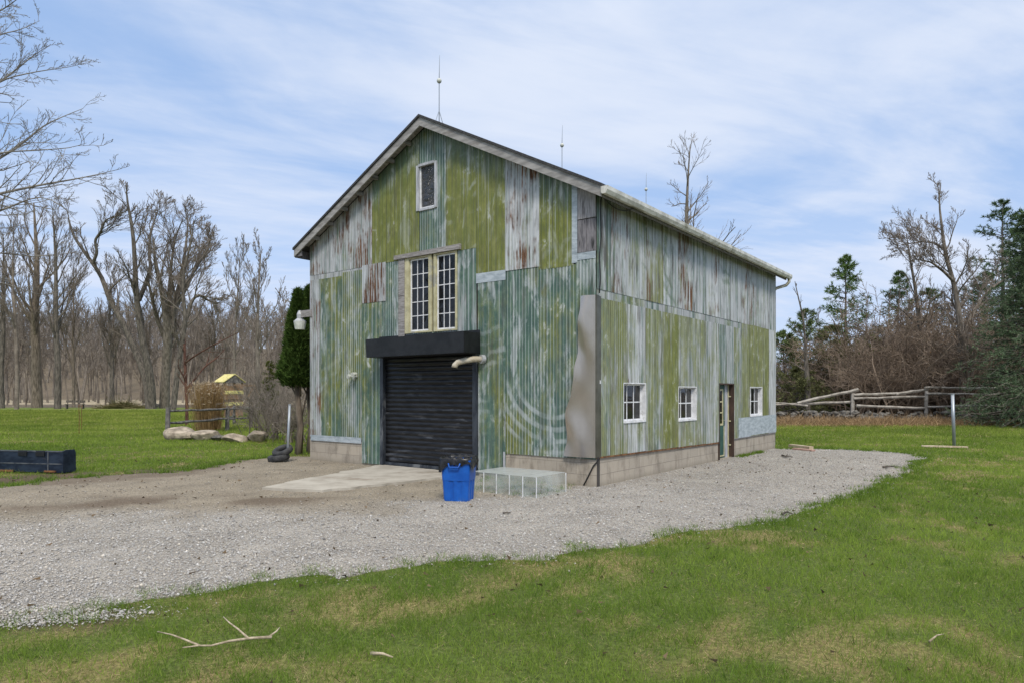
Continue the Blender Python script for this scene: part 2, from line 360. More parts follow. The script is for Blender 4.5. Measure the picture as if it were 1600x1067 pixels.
def glass_mat(name, tint, clear=False, wr=False):
    m, t = newmat(name); n = t.noise(t.obj(), 3.2, 3, .5, .6)
    if clear:
        tr = t.n('ShaderNodeBsdfTransparent'); t.put(tr.inputs[0], (.97, .985, .98)); p = t.pr(tint, .4, 0, t.bump(n, .03, .01), .3)
        mx = t.n('ShaderNodeMixShader'); f = t.n('ShaderNodeLayerWeight'); f.inputs[0].default_value = .3
        t.put(mx.inputs[0], t.m('ADD', t.m('MULTIPLY', t.m('POWER', f.outputs[1], 2.), .35), t.m('MULTIPLY', t.step(n, .3, .7), .10)))
        t.nt.links.new(tr.outputs[0], mx.inputs[1]); t.nt.links.new(p, mx.inputs[2]); t.out(mx.outputs[0]); return m
    if wr: n = t.noise(t.obj(), 5., 5, .6, 1.2); t.out(t.pr(tint, .07, 0, t.bump(n, 1., .09), 1.)); return m
    t.out(t.pr(tint, .05, 0, t.bump(n, .22, .02), .42)); return m
M['pane'] = glass_mat('dark_window_glass', (.006, .007, .008))
M['loft_pane'] = glass_mat('wrinkled_loft_glass', (.012, .013, .015), wr=True)
M['clear'] = glass_mat('clear_sheet', (.78, .81, .80), True)
m, t = newmat('frosted_lid'); tr = t.n('ShaderNodeBsdfTransparent'); tl = t.n('ShaderNodeBsdfTranslucent'); t.put(tl.inputs[0], (.80, .83, .82)); p = t.pr((.74, .77, .76), .3, 0, None, .4)
m1 = t.n('ShaderNodeMixShader'); m1.inputs[0].default_value = .55; t.nt.links.new(tl.outputs[0], m1.inputs[1]); t.nt.links.new(p, m1.inputs[2]); m2 = t.n('ShaderNodeMixShader'); m2.inputs[0].default_value = .45
t.nt.links.new(tr.outputs[0], m2.inputs[1]); t.nt.links.new(m1.outputs[0], m2.inputs[2]); t.out(m2.outputs[0]); M['clear_top'] = m
def block_mat():
    m, t = newmat('concrete_block'); uv = t.uv()
    b = t.n('ShaderNodeTexBrick'); t.put(b.inputs['Vector'], uv); b.offset = .5
    for k, v in dict(Scale=1., Mortar_Size=.006, Mortar_Smooth=.3, Bias=0., Brick_Width=.40, Row_Height=.20).items(): b.inputs[k.replace('_', ' ')].default_value = v
    t.put(b.inputs['Color1'], (.43, .375, .30)); t.put(b.inputs['Color2'], (.37, .325, .265)); t.put(b.inputs['Mortar'], (.27, .24, .195))
    n = t.noise(t.vm('MULTIPLY', uv, (1, .35, 1)), 3.5, 6, .65); n2 = t.noise(uv, 30, 4, .6)
    u, v, _ = t.xyz(uv)
    c = t.mix(t.m('MULTIPLY', t.step(n, .46, .68), .65), b.outputs[0], (.15, .125, .095))
    c = t.mix(t.m('MULTIPLY', t.step(n2, .45, .7), .3), c, (.44, .41, .36))
    c = t.mix(t.m('MULTIPLY', t.step(t.m('ADD', v, t.m('MULTIPLY', n, .25)), .26, .06), .55), c, (.13, .12, .08))     # splashed mud along the foot
    h = t.m('ADD', t.m('MULTIPLY', b.outputs['Fac'], -.6), t.m('MULTIPLY', n2, .4))
    t.out(t.pr(c, .92, 0, t.bump(h, .5, .01), .3)); return m
M['block'] = block_mat()

# ------------------------------------------------------------------ ground
EDGE = [(-60, 2.0), (-14, 2.6), (-6.5, 3.7), (-3.62, 4.84), (-2.96, 5.14), (-2.48, 5.52), (-1.97, 5.84), (-1.28, 6.07), (0.0, 6.51), (0.99, 7.05), (2.01, 7.68), (3.44, 8.65),
        (5.05, 10.2), (6.3, 11.73), (7.83, 13.71), (9.3, 15.6), (10.2, 16.9), (10.3, 17.7), (9.7, 18.6), (8.6, 19.2), (7.84, 19.15), (7.3, 19.7), (5.5, 18.2),
        (0., 13.2), (-3.9, 16.1), (-4.4, 16.7), (-5.2, 17.1), (-5.89, 16.81), (-6.2, 16.2), (-6.45, 14.5), (-6.87, 13.6), (-7.51, 13.35), (-8.01, 12.9), (-8.36, 12.3), (-8.66, 11.7), (-10, 11.0), (-14, 9.9), (-60, 8)]
EDGE = np.array(EDGE, float)
def densify(P, step=.12):
    out = []
    for a, b in zip(P, np.roll(P, -1, 0)):
        n = max(1, int(min(np.linalg.norm(b - a), 60) / step)); out += [a + (b - a) * i / n for i in range(n)]
    return np.array(out)
ED = densify(EDGE); ED = ED + np.stack([vn(ED[:, 0] * 1.7, ED[:, 1] * 1.7, 3) - .5, vn(ED[:, 0] * 1.7, ED[:, 1] * 1.7, 9) - .5], 1) * .38 \
    + np.stack([vn(ED[:, 0] * 6, ED[:, 1] * 6, 3) - .5, vn(ED[:, 0] * 6, ED[:, 1] * 6, 9) - .5], 1) * .16
def inside(x, y, P=ED):
    x = np.asarray(x); y = np.asarray(y); r = np.zeros(x.shape, bool); Q = np.roll(P, -1, 0)
    for (ax, ay), (bx, by) in zip(P, Q):
        if ay == by: continue
        c = (ay > y) != (by > y); r ^= c & (x < (bx - ax) * (y - ay) / (by - ay) + ax)
    return r
def edge_dist(x, y, P=ED):
    best = np.full(np.shape(x), 1e9); nx = np.zeros_like(best); ny = np.zeros_like(best)
    for px, py in P:
        dd = (x - px) ** 2 + (y - py) ** 2; k = dd < best
        best = np.where(k, dd, best); nx = np.where(k, px, nx); ny = np.where(k, py, ny)
    return np.sqrt(best), nx, ny
GX = np.concatenate([[-2500, -1200, -600, -350, -220, -170, -130], np.arange(-100, -20, 1.5), np.arange(-20, 26, .25), np.arange(26, 100, 1.5), [130, 170, 220, 350, 600, 1200, 2500]])
GY = np.concatenate([[-600, -200, -80, -30, -12, -5, 0], np.arange(2, 27, .25), np.arange(27, 75, 1.), np.arange(75, 240, 4.), [260, 320, 400, 600, 1000, 2000, 4000]])
def ground_z(x, y):
    h = sstep(y, 112, 250) * 17 * sstep(-x, -10, 40) - sstep(y, 400, 1500) * 9
    return h
def straw_amt(x, y):
    a = fbm(x * .9, y * .9, 1) ; b = fbm(x * 3.6, y * 3.6, 6)
    near = sstep(-y, -8, -4) * .05
    wallband = sstep(y, 30.5, 32.5) * sstep(x, 9, 11) * .75
    return np.clip(sstep(a * .5 + b * .5 + near, .545, .67) + wallband, 0, 1)
gx, gy = np.meshgrid(GX, GY); gx = gx.ravel(); gy = gy.ravel()
st = straw_amt(gx, gy)[:, None]
fine = fbm(gx * 1.1, gy * 1.1, 20)[:, None]
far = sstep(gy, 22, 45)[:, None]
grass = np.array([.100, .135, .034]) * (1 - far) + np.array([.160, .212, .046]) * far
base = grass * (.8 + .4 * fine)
base = base * (1 - .6 * st) + np.array([.30, .235, .11]) * .6 * st
wood = (sstep(gy + 4 * (fine[:, 0] - .5), 69.5, 73) * (gx < 10))[:, None]
wr = (sstep(gy + 3 * (fine[:, 0] - .5), 35.0, 36.5) * (gx > 8))[:, None]
lit = np.array([.165, .135, .102]) * (.7 + .6 * fine)
fieldm = (sstep(gy, 88, 92) * (1 - sstep(gy, 118, 124)))[:, None] * (gx < 0)[:, None]
lit_l = lit * (1 - fieldm) + np.array([.42, .36, .27]) * fieldm
base = base * (1 - wood) + lit_l * wood
base = base * (1 - wr) + lit * .9 * wr
mud = sstep(fbm(gx * 1.3, gy * 1.3, 40) + .25 * (1 - np.clip(np.abs(gy - (12.9 + (gx + 8) * .55)) / 1.1, 0, 1)) - .1, .5, .62) * sstep(-gx, 5.5, 6.2) * (1 - np.clip(np.abs(gy - (12.7 + (gx + 8) * .5)) / 1.6, 0, 1))
mud = np.maximum(mud, .8 * sstep(-((gx - G(98, 968)[0]) / .6) ** 2 - ((gy - G(98, 968)[1]) / .25) ** 2, -1.2, -.4))
mud = np.clip(mud * 2.4, 0, 1)[:, None] * (gy < 18)[:, None]
base = base * (1 - mud) + np.array([.12, .092, .062]) * mud
nx_, ny_ = len(GX), len(GY)
ii, jj = np.meshgrid(np.arange(ny_ - 1), np.arange(nx_ - 1), indexing='ij'); k = (ii * nx_ + jj).ravel()
quads = np.stack([k, k + 1, k + nx_ + 1, k + nx_], 1)
m, t = newmat('lawn_ground'); c = t.attr('Col'); p = t.obj()
n1 = t.noise(p, 26, 5, .7); n2 = t.noise(t.vm('MULTIPLY', p, (.35, 1., 1)), 2.2, 5, .65); n3 = t.noise(p, 7, 4, .6)
c = t.mix(t.step(n1, .35, .68), t.mix(1, c, (.55, .55, .5), 'MULTIPLY'), t.mix(1, c, (1.3, 1.3, 1.2), 'MULTIPLY'))
c = t.mix(t.m('MULTIPLY', t.step(n2, .52, .68), .4), c, t.mix(1, c, (1.75, 1.4, 1.9), 'MULTIPLY'))
t.out(t.pr(c, .95, 0, t.bump(t.m('ADD', n1, n3), .7, .03), .2)); M['ground'] = m
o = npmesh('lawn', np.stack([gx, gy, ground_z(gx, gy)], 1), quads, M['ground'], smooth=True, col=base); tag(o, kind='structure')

# driveway: one sheet 4 mm proud, its rim snapped to the ragged edge
sp = .11
ax, ay = np.meshgrid(np.arange(-16, 11, sp), np.arange(1.8, 20.2, sp)); sh = ax.shape
ins = inside(ax.ravel(), ay.ravel()).reshape(sh)
cell = ins[:-1, :-1] | ins[1:, :-1] | ins[:-1, 1:] | ins[1:, 1:]
EDc = ED[(ED[:, 0] > -18)]
vx = ax.ravel().copy(); vy = ay.ravel().copy(); outm = ~ins.ravel(); use = np.zeros(sh, bool)
use[:-1, :-1] |= cell; use[1:, :-1] |= cell; use[:-1, 1:] |= cell; use[1:, 1:] |= cell
sel = outm & use.ravel()
_, qx, qy = edge_dist(vx[sel], vy[sel], EDc); vx[sel] = qx; vy[sel] = qy
idx = np.arange(vx.size).reshape(sh)
quads = np.stack([idx[:-1, :-1][cell], idx[:-1, 1:][cell], idx[1:, 1:][cell], idx[1:, :-1][cell]], 1)
rem = -np.ones(vx.size, int); uu = np.unique(quads); rem[uu] = np.arange(len(uu)); quads = rem[quads]; vx = vx[uu]; vy = vy[uu]
def drive_masks(x, y):
    """how much packed tan dirt / dark mud / clean gravel"""
    # distance in front of the barn along its front normal, and along the wall
    rx = x - BC[0]; ry = y - BC[1]; fx = rx * EX[0] + ry * EX[1]; fy = rx * EY[0] + ry * EY[1]
    n = fbm(x * .8, y * .8, 50); n2 = fbm(x * 2.6, y * 2.6, 60)
    line = 8.55 + .20 * (x + 5) + (n - .5) * 2.0 + (n2 - .5) * .9          # gravel lies nearer than this line
    line = np.where(x > -1.5, line + (x + 1.5) * .42, line)
    dirt = sstep(y, line - .9, line + 1.1) * sstep(-fx, -.2, 1.0 + (n2 - .5))
    dark = sstep(fbm(x * .9, y * 1.5, 70), .42, .62) * sstep(-np.abs(y - (10.1 + .12 * (x + 4))), -1.0, -.15) * sstep(-x, 2.2, 3.4)
    mudl = sstep(y - (11.9 + .62 * (x + 8)) + (n2 - .5) * 1.2, -.7, .2) * sstep(-x, 5.6, 6.6)
    return np.clip(dirt, 0, 1), np.clip(dark + mudl * .8, 0, 1), n2
dirt, dark, n2v = drive_masks(vx, vy)
gcol = np.array([.47, .435, .385]) * np.ones((len(vx), 1)) * (.9 + .25 * (n2v[:, None] - .5) * 2)
tan = np.array([.37, .32, .245]) * (.82 + .5 * (fbm(vx * 3, vy * 3, 80)[:, None] - .3))
dcol = gcol * (1 - dirt[:, None]) + tan * dirt[:, None]
dcol = dcol * (1 - .8 * dark[:, None]) + np.array([.16, .12, .085]) * .8 * dark[:, None]
edv, _, _ = edge_dist(vx, vy, EDc)
em = (1 - sstep(edv, .02, .30))[:, None] * sstep(fbm(vx * 3, vy * 3, 90), .4, .6)[:, None]
dcol = dcol * (1 - .45 * em) + np.array([.11, .09, .06]) * .45 * em
m, t = newmat('driveway_gravel'); c = t.attr('Col'); p = t.obj()
vo = t.n('ShaderNodeTexVoronoi'); t.put(vo.inputs['Vector'], p); vo.inputs['Scale'].default_value = 46
vo2 = t.n('ShaderNodeTexVoronoi'); t.put(vo2.inputs['Vector'], p); vo2.inputs['Scale'].default_value = 110
n1 = t.noise(p, 60, 4, .7); n2 = t.noise(p, 9, 5, .65)
rnd = t.xyz(vo.outputs['Color'])[0]; rnd2 = t.xyz(vo2.outputs['Color'])[0]
c = t.mix(t.m('MULTIPLY', rnd, .85), t.mix(1, c, (.78, .77, .76), 'MULTIPLY'), t.mix(1, c, (1.18, 1.19, 1.2), 'MULTIPLY'))
c = t.mix(t.m('MULTIPLY', t.step(vo.outputs['Distance'], .35, .62), .55), c, t.mix(1, c, (.42, .40, .37), 'MULTIPLY'))
c = t.mix(t.m('MULTIPLY', t.step(n2, .53, .7), .35), c, t.mix(1, c, (.66, .62, .56), 'MULTIPLY'))
h = t.m('ADD', t.m('MULTIPLY', vo.outputs['Distance'], -1.), t.m('MULTIPLY', n1, .3))
t.out(t.pr(c, .95, 0, t.bump(h, .8, .012), .25)); M['drive'] = m
o = npmesh('gravel_driveway', np.stack([vx, vy, -.004 + .013 * sstep(edv, 0, .12) + .012 * (fbm(vx * 2, vy * 2, 33) - .5) * sstep(edv, .1, .6)], 1), quads, M['drive'], smooth=True, col=dcol); tag(o, kind='structure')
# concrete apron
PAD = np.array([(-4.08, 11.2), (-3.55, 11.0), (-3.04, 10.84), (-2.6, 11.25), (-1.30, 12.5), (-.80, 12.98), (-1.02, 13.21), (-2.80, 14.56), (-2.95, 14.65), (-3.3, 13.5)])
PAD[6] = BW(-2.66, .03)[:2]; PAD[7] = BW(-5.3, .03)[:2]; PAD = np.delete(PAD, [5, 8], 0)
PD = densify(PAD, .1); PD = PD + np.stack([vn(PD[:, 0] * 5, PD[:, 1] * 5, 3) - .5, vn(PD[:, 0] * 5, PD[:, 1] * 5, 8) - .5], 1) * .12
mb = MB(); n = len(PD); mb.add([(p[0], p[1], .05) for p in PD] + [(p[0], p[1], -.05) for p in PD], [tuple(range(n))] + [(i, n + i, n + (i + 1) % n, (i + 1) % n) for i in range(n)])
M['concrete'] = simple('worn_concrete', (.35, .315, .26), (.46, .425, .36), 2.5, .9, c2=(.27, .23, .18), bump=.1)
o = mb.build('concrete_apron', M['concrete']); tag(o, kind='structure')

# ------------------------------------------------------------------ barn
barn = empty('barn', (BC[0], BC[1], 0), -BA)      # local x along the gable front (0 at the near corner), local y along the side
tag(barn, 'tall gabled barn clad in patched green and grey sheet metal with black roller door', 'barn')
SL = .514; APX = -3.88; ZA = 7.0
def rake_z(x): return ZA - SL * np.abs(np.asarray(x, float) - APX)
FOPEN = [(-5.29, -2.57, -1, 2.72), (-4.53, -3.11, 2.81, 4.37), (-4.19, -3.67, 5.30, 6.19)]      # door, window, loft window in the front
SOPEN = [(.93, 1.82, 1.05, 1.77), (3.32, 4.27, 1.0, 1.72), (7.83, 8.83, .97, 1.74), (5.64, 6.63, -1, 1.81)]
def cut(x0, x1, z0, z1, ops):
    """free spans of a strip after its openings are cut out"""
    spans = [(z0, z1)]; xm = (x0 + x1) / 2
    for a, b, c, d_ in ops:
        if a < xm < b:
            new = []
            for p, q in spans:
                if d_ <= p or c >= q: new.append((p, q)); continue
                if p < c: new.append((p, c))
                if d_ < q: new.append((d_, q))
            spans = new
    return spans
def sheet(side, x0, x1, z0, z1, layer, prof, parent, name='metal_sheet', mat=None, wob=0., label=None, **pp):
    """one corrugated sheet. z1=None runs up under the rake. side 'f' or 's'"""
    ops = FOPEN if side == 'f' else SOPEN
    per = dict(fine=.068, rib=.125, wide=.16, flat=.3)[prof]; amp = dict(fine=.0045, rib=.005, wide=.006, flat=.0006)[prof]
    rng = random.Random(int((x0 * 37 + z0 * 91) * 100))
    xs = set(np.round(np.arange(math.floor(x0 / per) * per, x1 + per, per / 8), 4)); xs = [x for x in xs if x0 < x < x1]
    xs = sorted(xs + [x0, x1] + [e for a, b, _, _ in ops for e in (a, b) if x0 < e < x1] + ([APX] if x0 < APX < x1 and side == 'f' else []))
    V = []; Q = []; UV = []; EG = []
    def depth(x):
        ph = (x / per) % 1.
        if prof == 'fine': h = .5 - .5 * math.cos(2 * math.pi * ph)
        elif prof == 'flat': h = .5
        else: h = min(1, max(0, (abs(ph - .5) - .36) / .1)); h = 1 - h
        return layer + amp * h
    for a, b in zip(xs[:-1], xs[1:]):
        if b - a < 1e-4: continue
        za, zb = ((rake_z(a), rake_z(b)) if z1 is None else (z1, z1)) if side == 'f' else ((z1 or 5.04),) * 2
        for p, q in cut(a, b, z0, min(za, zb), ops):
            full = q >= min(za, zb) - 1e-6
            nst = max(1, int((q - p) / .5)); o = len(V)
            for i in range(nst + 1):
                for x, zt in ((a, za if full else q), (b, zb if full else q)):
                    z = p + (zt - p) * i / nst
                    dd = depth(x) + wob * (vn(x * 1.7, z * 1.3, 4) - .5)
                    V.append((x, -dd, z) if side == 'f' else (dd, x, z)); UV.append((x, z))
                    top = (rake_z(x) if side == 'f' else 5.04); EG.append((0, float(top - z)))
            for i in range(nst):
                k = o + 2 * i; f = (k, k + 1, k + 3, k + 2); Q.append(f)
    o = npmesh(name, np.array(V, float), np.array(Q), mat or M['siding'], parent, uv={'UVMap': np.array(UV, float), 'edge': np.array(EG, float)}, smooth=False)
    d_ = dict(green=.4, olive=.2, bare=.5, rust=.1, arc=0., focus=0., arcu=-.85, arcv=2.0, topg=0., grime=.4, white=0., seed=rng.random() * 10, period=per); d_.update(pp)
    for k_, v_ in d_.items(): o[k_] = float(v_)
    if label: o['label'] = label
    return o
def core(side, a0, a1, parent_name):
    ops = FOPEN if side == 'f' else SOPEN
    xs = sorted([a0, a1] + [e for a, b, _, _ in ops for e in (a, b)] + ([APX] if side == 'f' else []))
    mb = MB()
    for a, b in zip(xs[:-1], xs[1:]):
        za, zb = (rake_z(a), rake_z(b)) if side == 'f' else (5.0, 5.0)
        for p, q in cut(a, b, -.1, min(za, zb), ops):
            full = q >= min(za, zb) - 1e-6
            pts = [(a, p), (b, p), (b, zb if full else q), (a, za if full else q)]
            mb.prism(pts, 1, .03, .12) if side == 'f' else mb.prism(pts, 0, -.12, -.03)
    return mb.build(parent_name, M['wall_core'], barn)
fw = core('f', -BWID, -.0, 'front_wall'); sw = core('s', .12, BLEN, 'side_wall')
mb = MB(); mb.box((-BWID, BLEN - .1, -.1), (-.12, BLEN, 5.0)); mb.prism([(-BWID, 5.0), (-.0, 5.0), (APX, ZA - .02)], 1, BLEN - .1, BLEN); mb.build('back_wall', M['wall_core'], barn)
mb = MB(); mb.box((-BWID, .12, -.1), (-BWID + .1, BLEN - .1, 5.0)); mb.build('rear_side_wall', M['wall_core'], barn)
S = lambda *a, **k: sheet('f', *a, parent=fw, **k)
# front, upper tier
S(-7.76, -5.55, 4.33, None, .008, 'fine', green=.20, olive=.05, bare=.62, white=.4, rust=.66, seed=1.1, label='rust-streaked pale grey sheet under the left eave')
S(-7.76, -5.55, 4.20, 4.33, .004, 'flat', green=.05, olive=.1, bare=.3, rust=.25)
S(-5.57, -4.14, 4.34, None, .012, 'rib', green=.55, olive=.93, bare=.12, rust=0, topg=.95, seed=2.7, label='olive green sheet left of the loft window')
S(-4.14, -3.38, 4.38, None, .006, 'fine', green=.58, olive=.12, bare=.62, rust=.05, topg=.2, seed=3.9)
S(-3.40, -2.62, 4.34, None, .014, 'rib', green=.5, olive=.92, bare=.13, rust=0, topg=.9, seed=4.2, arc=.5, arcu=-3.6, arcv=7.2, label='olive green sheet right of the loft window')
S(-2.62, -1.91, 3.84, None, .015, 'rib', green=.55, olive=.88, bare=.22, rust=0, topg=.8, seed=5.8)
S(-1.92, -1.15, 3.82, None, .019, 'fine', green=.14, olive=.03, bare=.95, white=.9, rust=.66, topg=.35, seed=6.4, label='whitish sheet with rust runs')
S(-1.16, -.44, 3.76, None, .013, 'rib', green=.72, olive=.58, bare=.3, rust=.05, topg=.95, seed=7.3, arc=.4, arcu=-2.2, arcv=5.2)
S(-.47, -.36, 3.80, None, .022, 'flat', green=0, bare=.8, rust=0, name='trim_strip', mat=M['flash'])
mb = MB(); mb.prism([(-.355, 4.53), (-.005, 4.53), (-.005, float(rake_z(-.005)) - .02), (-.355, float(rake_z(-.355)) - .02)], 1, -.022, .02); tag(mb.build('wooden_board', M['board'], fw), 'pale grey barn board under the right eave')
mb = MB(); mb.box((-.355, -.020, 3.965), (-.185, .02, 4.515)); mb.box((-.178, -.017, 3.965), (-.005, .02, 4.515)); tag(mb.build('wooden_board', M['dark_board'], fw), 'dark cracked barn boards')
S(-.36, -.0, 3.84, 3.96, .018, 'flat', name='trim_strip', mat=M['flash'])
# front, lower tier
S(-7.76, -7.32, .56, 4.22, .006, 'fine', green=.22, olive=.12, bare=.7, rust=.6, seed=1.7)
S(-7.34, -6.57, .56, 4.21, .010, 'rib', green=.76, olive=.34, bare=.42, rust=0, seed=2.2, arc=.2, arcu=-7.9, arcv=5.)
S(-6.58, -5.87, .56, 4.28, .007, 'fine', green=.58, olive=.32, bare=.72, rust=.03, seed=8.4)
S(-7.72, -5.92, .47, .60, .017, 'flat', name='trim_strip', mat=M['flash'])
S(-5.90, -5.27, .05, 4.30, .011, 'rib', green=.86, olive=.2, bare=.42, rust=0, seed=4.6)
S(-5.89, -5.13, 3.53, 4.36, .024, 'flat', green=.08, olive=0, bare=.9, rust=.66, seed=9.2, label='small rusty grey patch left of the tall window')
S(-5.28, -4.53, 2.6, 4.40, .007, 'fine', green=.62, olive=.1, bare=.75, rust=.02, seed=6.1)
S(-4.54, -3.10, 2.70, 4.42, .004, 'fine', green=.4, bare=.5)
S(-3.11, -2.61, 2.6, 4.36, .009, 'rib', green=.55, olive=.0, bare=.75, rust=.05, seed=7.9)
S(-2.62, -1.91, 3.66, 3.845, .020, 'flat', name='trim_strip', mat=M['flash'])
S(-2.58, -1.91, .08, 3.67, .010, 'rib', green=.9, olive=.17, bare=.4, rust=.16, seed=3.1, arc=.5, arcu=-2.6, arcv=4.6)
S(-1.92, -1.15, .47, 3.83, .007, 'fine', green=.9, olive=.17, bare=.5, rust=0, seed=5.1, arc=1., focus=1.)
S(-1.16, -.38, .47, 3.78, .011, 'fine', green=.9, olive=.17, bare=.5, rust=.02, seed=6.9, arc=1., focus=1.)
S(-.40, -.0, .47, 3.86, .008, 'fine', green=.94, olive=.05, bare=.35, rust=0, seed=2.9)
mb = MB(); mb.box((-2.66, -.014, .06), (-2.575, .02, 2.4)); mb.box((-1.965, -.018, .1), (-1.925, .012, .5)); mb.build('trim_strip', M['grey_frame'], fw)
# side
S2 = lambda *a, **k: sheet('s', *a, parent=sw, **k)
up_ = [(0, .50, dict(green=.50, bare=.5, rust=.12)), (.48, 1.12, dict(green=.30, bare=.62, rust=.55)), (1.1, 1.87, dict(green=.25, olive=.30, bare=.95, arc=1.7, arcu=2.4, arcv=6.2)),
       (1.85, 2.58, dict(green=.15, olive=.40, bare=.4, rust=.55)), (2.56, 3.33, dict(green=.4, olive=.1, bare=.92, rust=.12, arc=1.7, arcu=4., arcv=6.)), (3.31, 4.08, dict(green=.25, bare=.6, rust=.62)),
       (4.06, 4.84, dict(green=.35, bare=.5, rust=.12)), (4.82, 5.62, dict(green=.1, olive=.12, bare=.9, rust=.42, arc=.4, arcu=6.5, arcv=5.9)), (5.6, 6.39, dict(green=.3, bare=.85, rust=.1, arc=1.7, arcu=6.6, arcv=6.)),
       (6.37, 7.12, dict(green=.15, bare=.75, rust=.2)), (7.1, 7.82, dict(green=.2, bare=.6, rust=.6)), (7.8, 8.55, dict(green=.25, bare=.7, rust=.55)), (8.53, 9.32, dict(green=.2, bare=.6, rust=.3)), (9.3, 10.08, dict(green=.32, bare=.3))]
for i, (a, b, k_) in enumerate(up_): S2(a, b, 3.325, 5.04, .009 + .004 * (i % 2), 'fine' if i % 3 else 'wide', seed=11.3 + i * 1.7, topg=.45 if i % 2 else .2, wob=.01, **{**dict(olive=.07, grime=.85, white=.9 if k_['bare'] > .8 else .35), **k_, 'green': k_['green'] * .7, 'rust': min(1, k_.get('rust', 0) * 1.1 + .06)})
S2(0., 3.7, 3.17, 3.345, .005, 'flat', name='trim_strip', green=.2, olive=.1, bare=.5, rust=.05, seed=2.3)
S2(3.69, 7.25, 3.17, 3.345, .004, 'flat', name='trim_strip', green=.15, olive=.1, bare=.5, rust=.12, seed=4.4)
lo_ = [(0, .47, dict(green=.48, olive=.35, bare=.75)), (.45, 1.09, dict(green=.45, olive=.50, bare=.62, rust=.05)), (1.07, 1.83, dict(green=.20, olive=.15, bare=.92, rust=.45)), (1.81, 2.61, dict(green=.42, olive=.36, bare=.68, rust=.05)),
       (2.59, 3.33, dict(green=.5, olive=.97, bare=.10)), (3.31, 4.08, dict(green=.42, olive=.42, bare=.72, rust=.08)), (4.06, 4.84, dict(green=.38, olive=.36, bare=.72)), (4.82, 5.64, dict(green=.30, olive=.30, bare=.85)),
       (5.62, 6.65, dict(green=.48, olive=.15, bare=.7)), (6.63, 7.23, dict(green=.42, olive=.3, bare=.72)), (7.21, 7.81, dict(green=.45, olive=.6, bare=.5)), (7.79, 8.56, dict(green=.3, olive=.93, bare=.16)), (8.54, 9.44, dict(green=.3, olive=.97, bare=.1)), (9.42, 10.08, dict(green=.1, olive=.05, bare=.9))]
for i, (a, b, k_) in enumerate(lo_):
    zb = .51 - .014 * a if b < 6 else .46
    S2(a, b, zb, 3.18 if b < 7.24 else 3.335, .008 + .004 * (i % 2), 'wide' if k_.get('olive', 0) > .8 else 'fine', seed=31.1 + i * 2.3, wob=.01, **{**dict(rust=.12, grime=.55, white=.8 if k_['bare'] > .8 else .4), **k_, 'green': k_['green'] * .8})
S2(6.95, 7.9, .45, .96, .016, 'flat', name='lower_patch', mat=M['flash']); S2(7.88, 10.09, .48, .965, .020, 'flat', name='lower_patch', mat=M['flash'], wob=.01)
# foundation
def uvbox(name, boxes, mat, parent):
    mb = MB()
    for a, b in boxes: mb.box(a, b)
    o = mb.build(name, mat, parent); me = o.data; l = me.uv_layers.new(name='UVMap')
    for p in me.polygons:
        for li in p.loop_indices:
            c = me.vertices[me.loops[li].vertex_index].co; nn = p.normal
            l.data[li].uv = (c.y, c.z) if abs(nn.x) > .7 else ((c.x, c.z) if abs(nn.y) > .7 else (c.x, c.y))
    return o
for bx_ in [((-7.77, .008, -.2), (-5.29, .2, .50)), ((-2.57, .008, -.2), (-.201, .2, .50)), ((-.2, .008, -.2), (-.008, 5.62, .497)), ((-.2, 6.65, -.2), (-.008, BLEN - .01, .47)), ((-.2, 5.621, -.2), (-.03, 6.649, .02))]: uvbox('foundation', [bx_], M['block'], barn)
mb = MB(); mb.hexa([(.0, 0, .488), (.024, 0, .488), (.024, 5.6, .41), (.0, 5.6, .41), (.0, 0, .512), (.024, 0, .512), (.024, 5.6, .432), (.0, 5.6, .432)]); mb.build('rusted_edge_strip', M['rust_strip'], barn)
mb = MB(); mb.box((-.007, 6.64, .445), (.018, 10.08, .462)); mb.build('edge_strip', M['dark_board'], barn)
# roof
mb = MB(); OF = .27; ZR = 7.11
for sx, xe in ((1, .27), (-1, -BWID - .27)):
    ze = ZR - SL * abs(xe - APX)
    mb.prism([(APX, ZR), (xe, ze), (xe, ze - .05), (APX, ZR - .05)] if sx > 0 else [(APX, ZR), (APX, ZR - .05), (xe, ze - .05), (xe, ze)], 1, -OF - .03, BLEN + OF)
mb.build('roof', M['shingle'], barn)
mb = MB()
for xe in (.25, -BWID - .25):
    ze = ZR - SL * abs(xe - APX) - .052; x1 = APX
    mb.prism([(x1, ZR - .052), (xe, ze), (xe, ze - .17), (x1, ZR - .222)], 1, -OF, -OF + .03)
rk = mb.build('rake_board', M['rake'], barn)
mb = MB()                                   # rafter ends and soffit boards under the overhang
for xe in (.0, -BWID):
    mb.prism([(APX, ZR - .06), (xe, ZR - .06 - SL * abs(xe - APX)), (xe, ZR - .10 - SL * abs(xe - APX)), (APX, ZR - .10)], 1, -OF + .032, -.03)
for i in range(1, 8):
    for s in (-1, 1):
        x = APX + s * i * .5; z = ZR - SL * i * .5 - .17
        mb.box((x - .03, -OF + .032, z - .03), (x + .03, -.03, z + .05))
mb.build('rafter_ends', M['weathered_wood'], barn)
mb = MB(); ze = ZR - SL * (.25 - APX) - .055
mb.box((-BWID - .26, -OF + .031, ze - .18), (-BWID - .225, BLEN + .2, ze)); mb.box((-BWID - .224, -OF + .04, ze - .16), (-BWID - .03, -OF + .07, ze + .0)); mb.box((.225, -OF + .031, ze - .16), (.25, BLEN + .2, ze)); mb.build('eave_fascia', M['dark_board'], barn)
mb = MB(); mb.box((.0, -OF + .032, ze - .02), (.22, BLEN + .2, ze + .0)); mb.build('soffit', M['weathered_wood'], barn)
gt = MB(); z0 = ze - .13
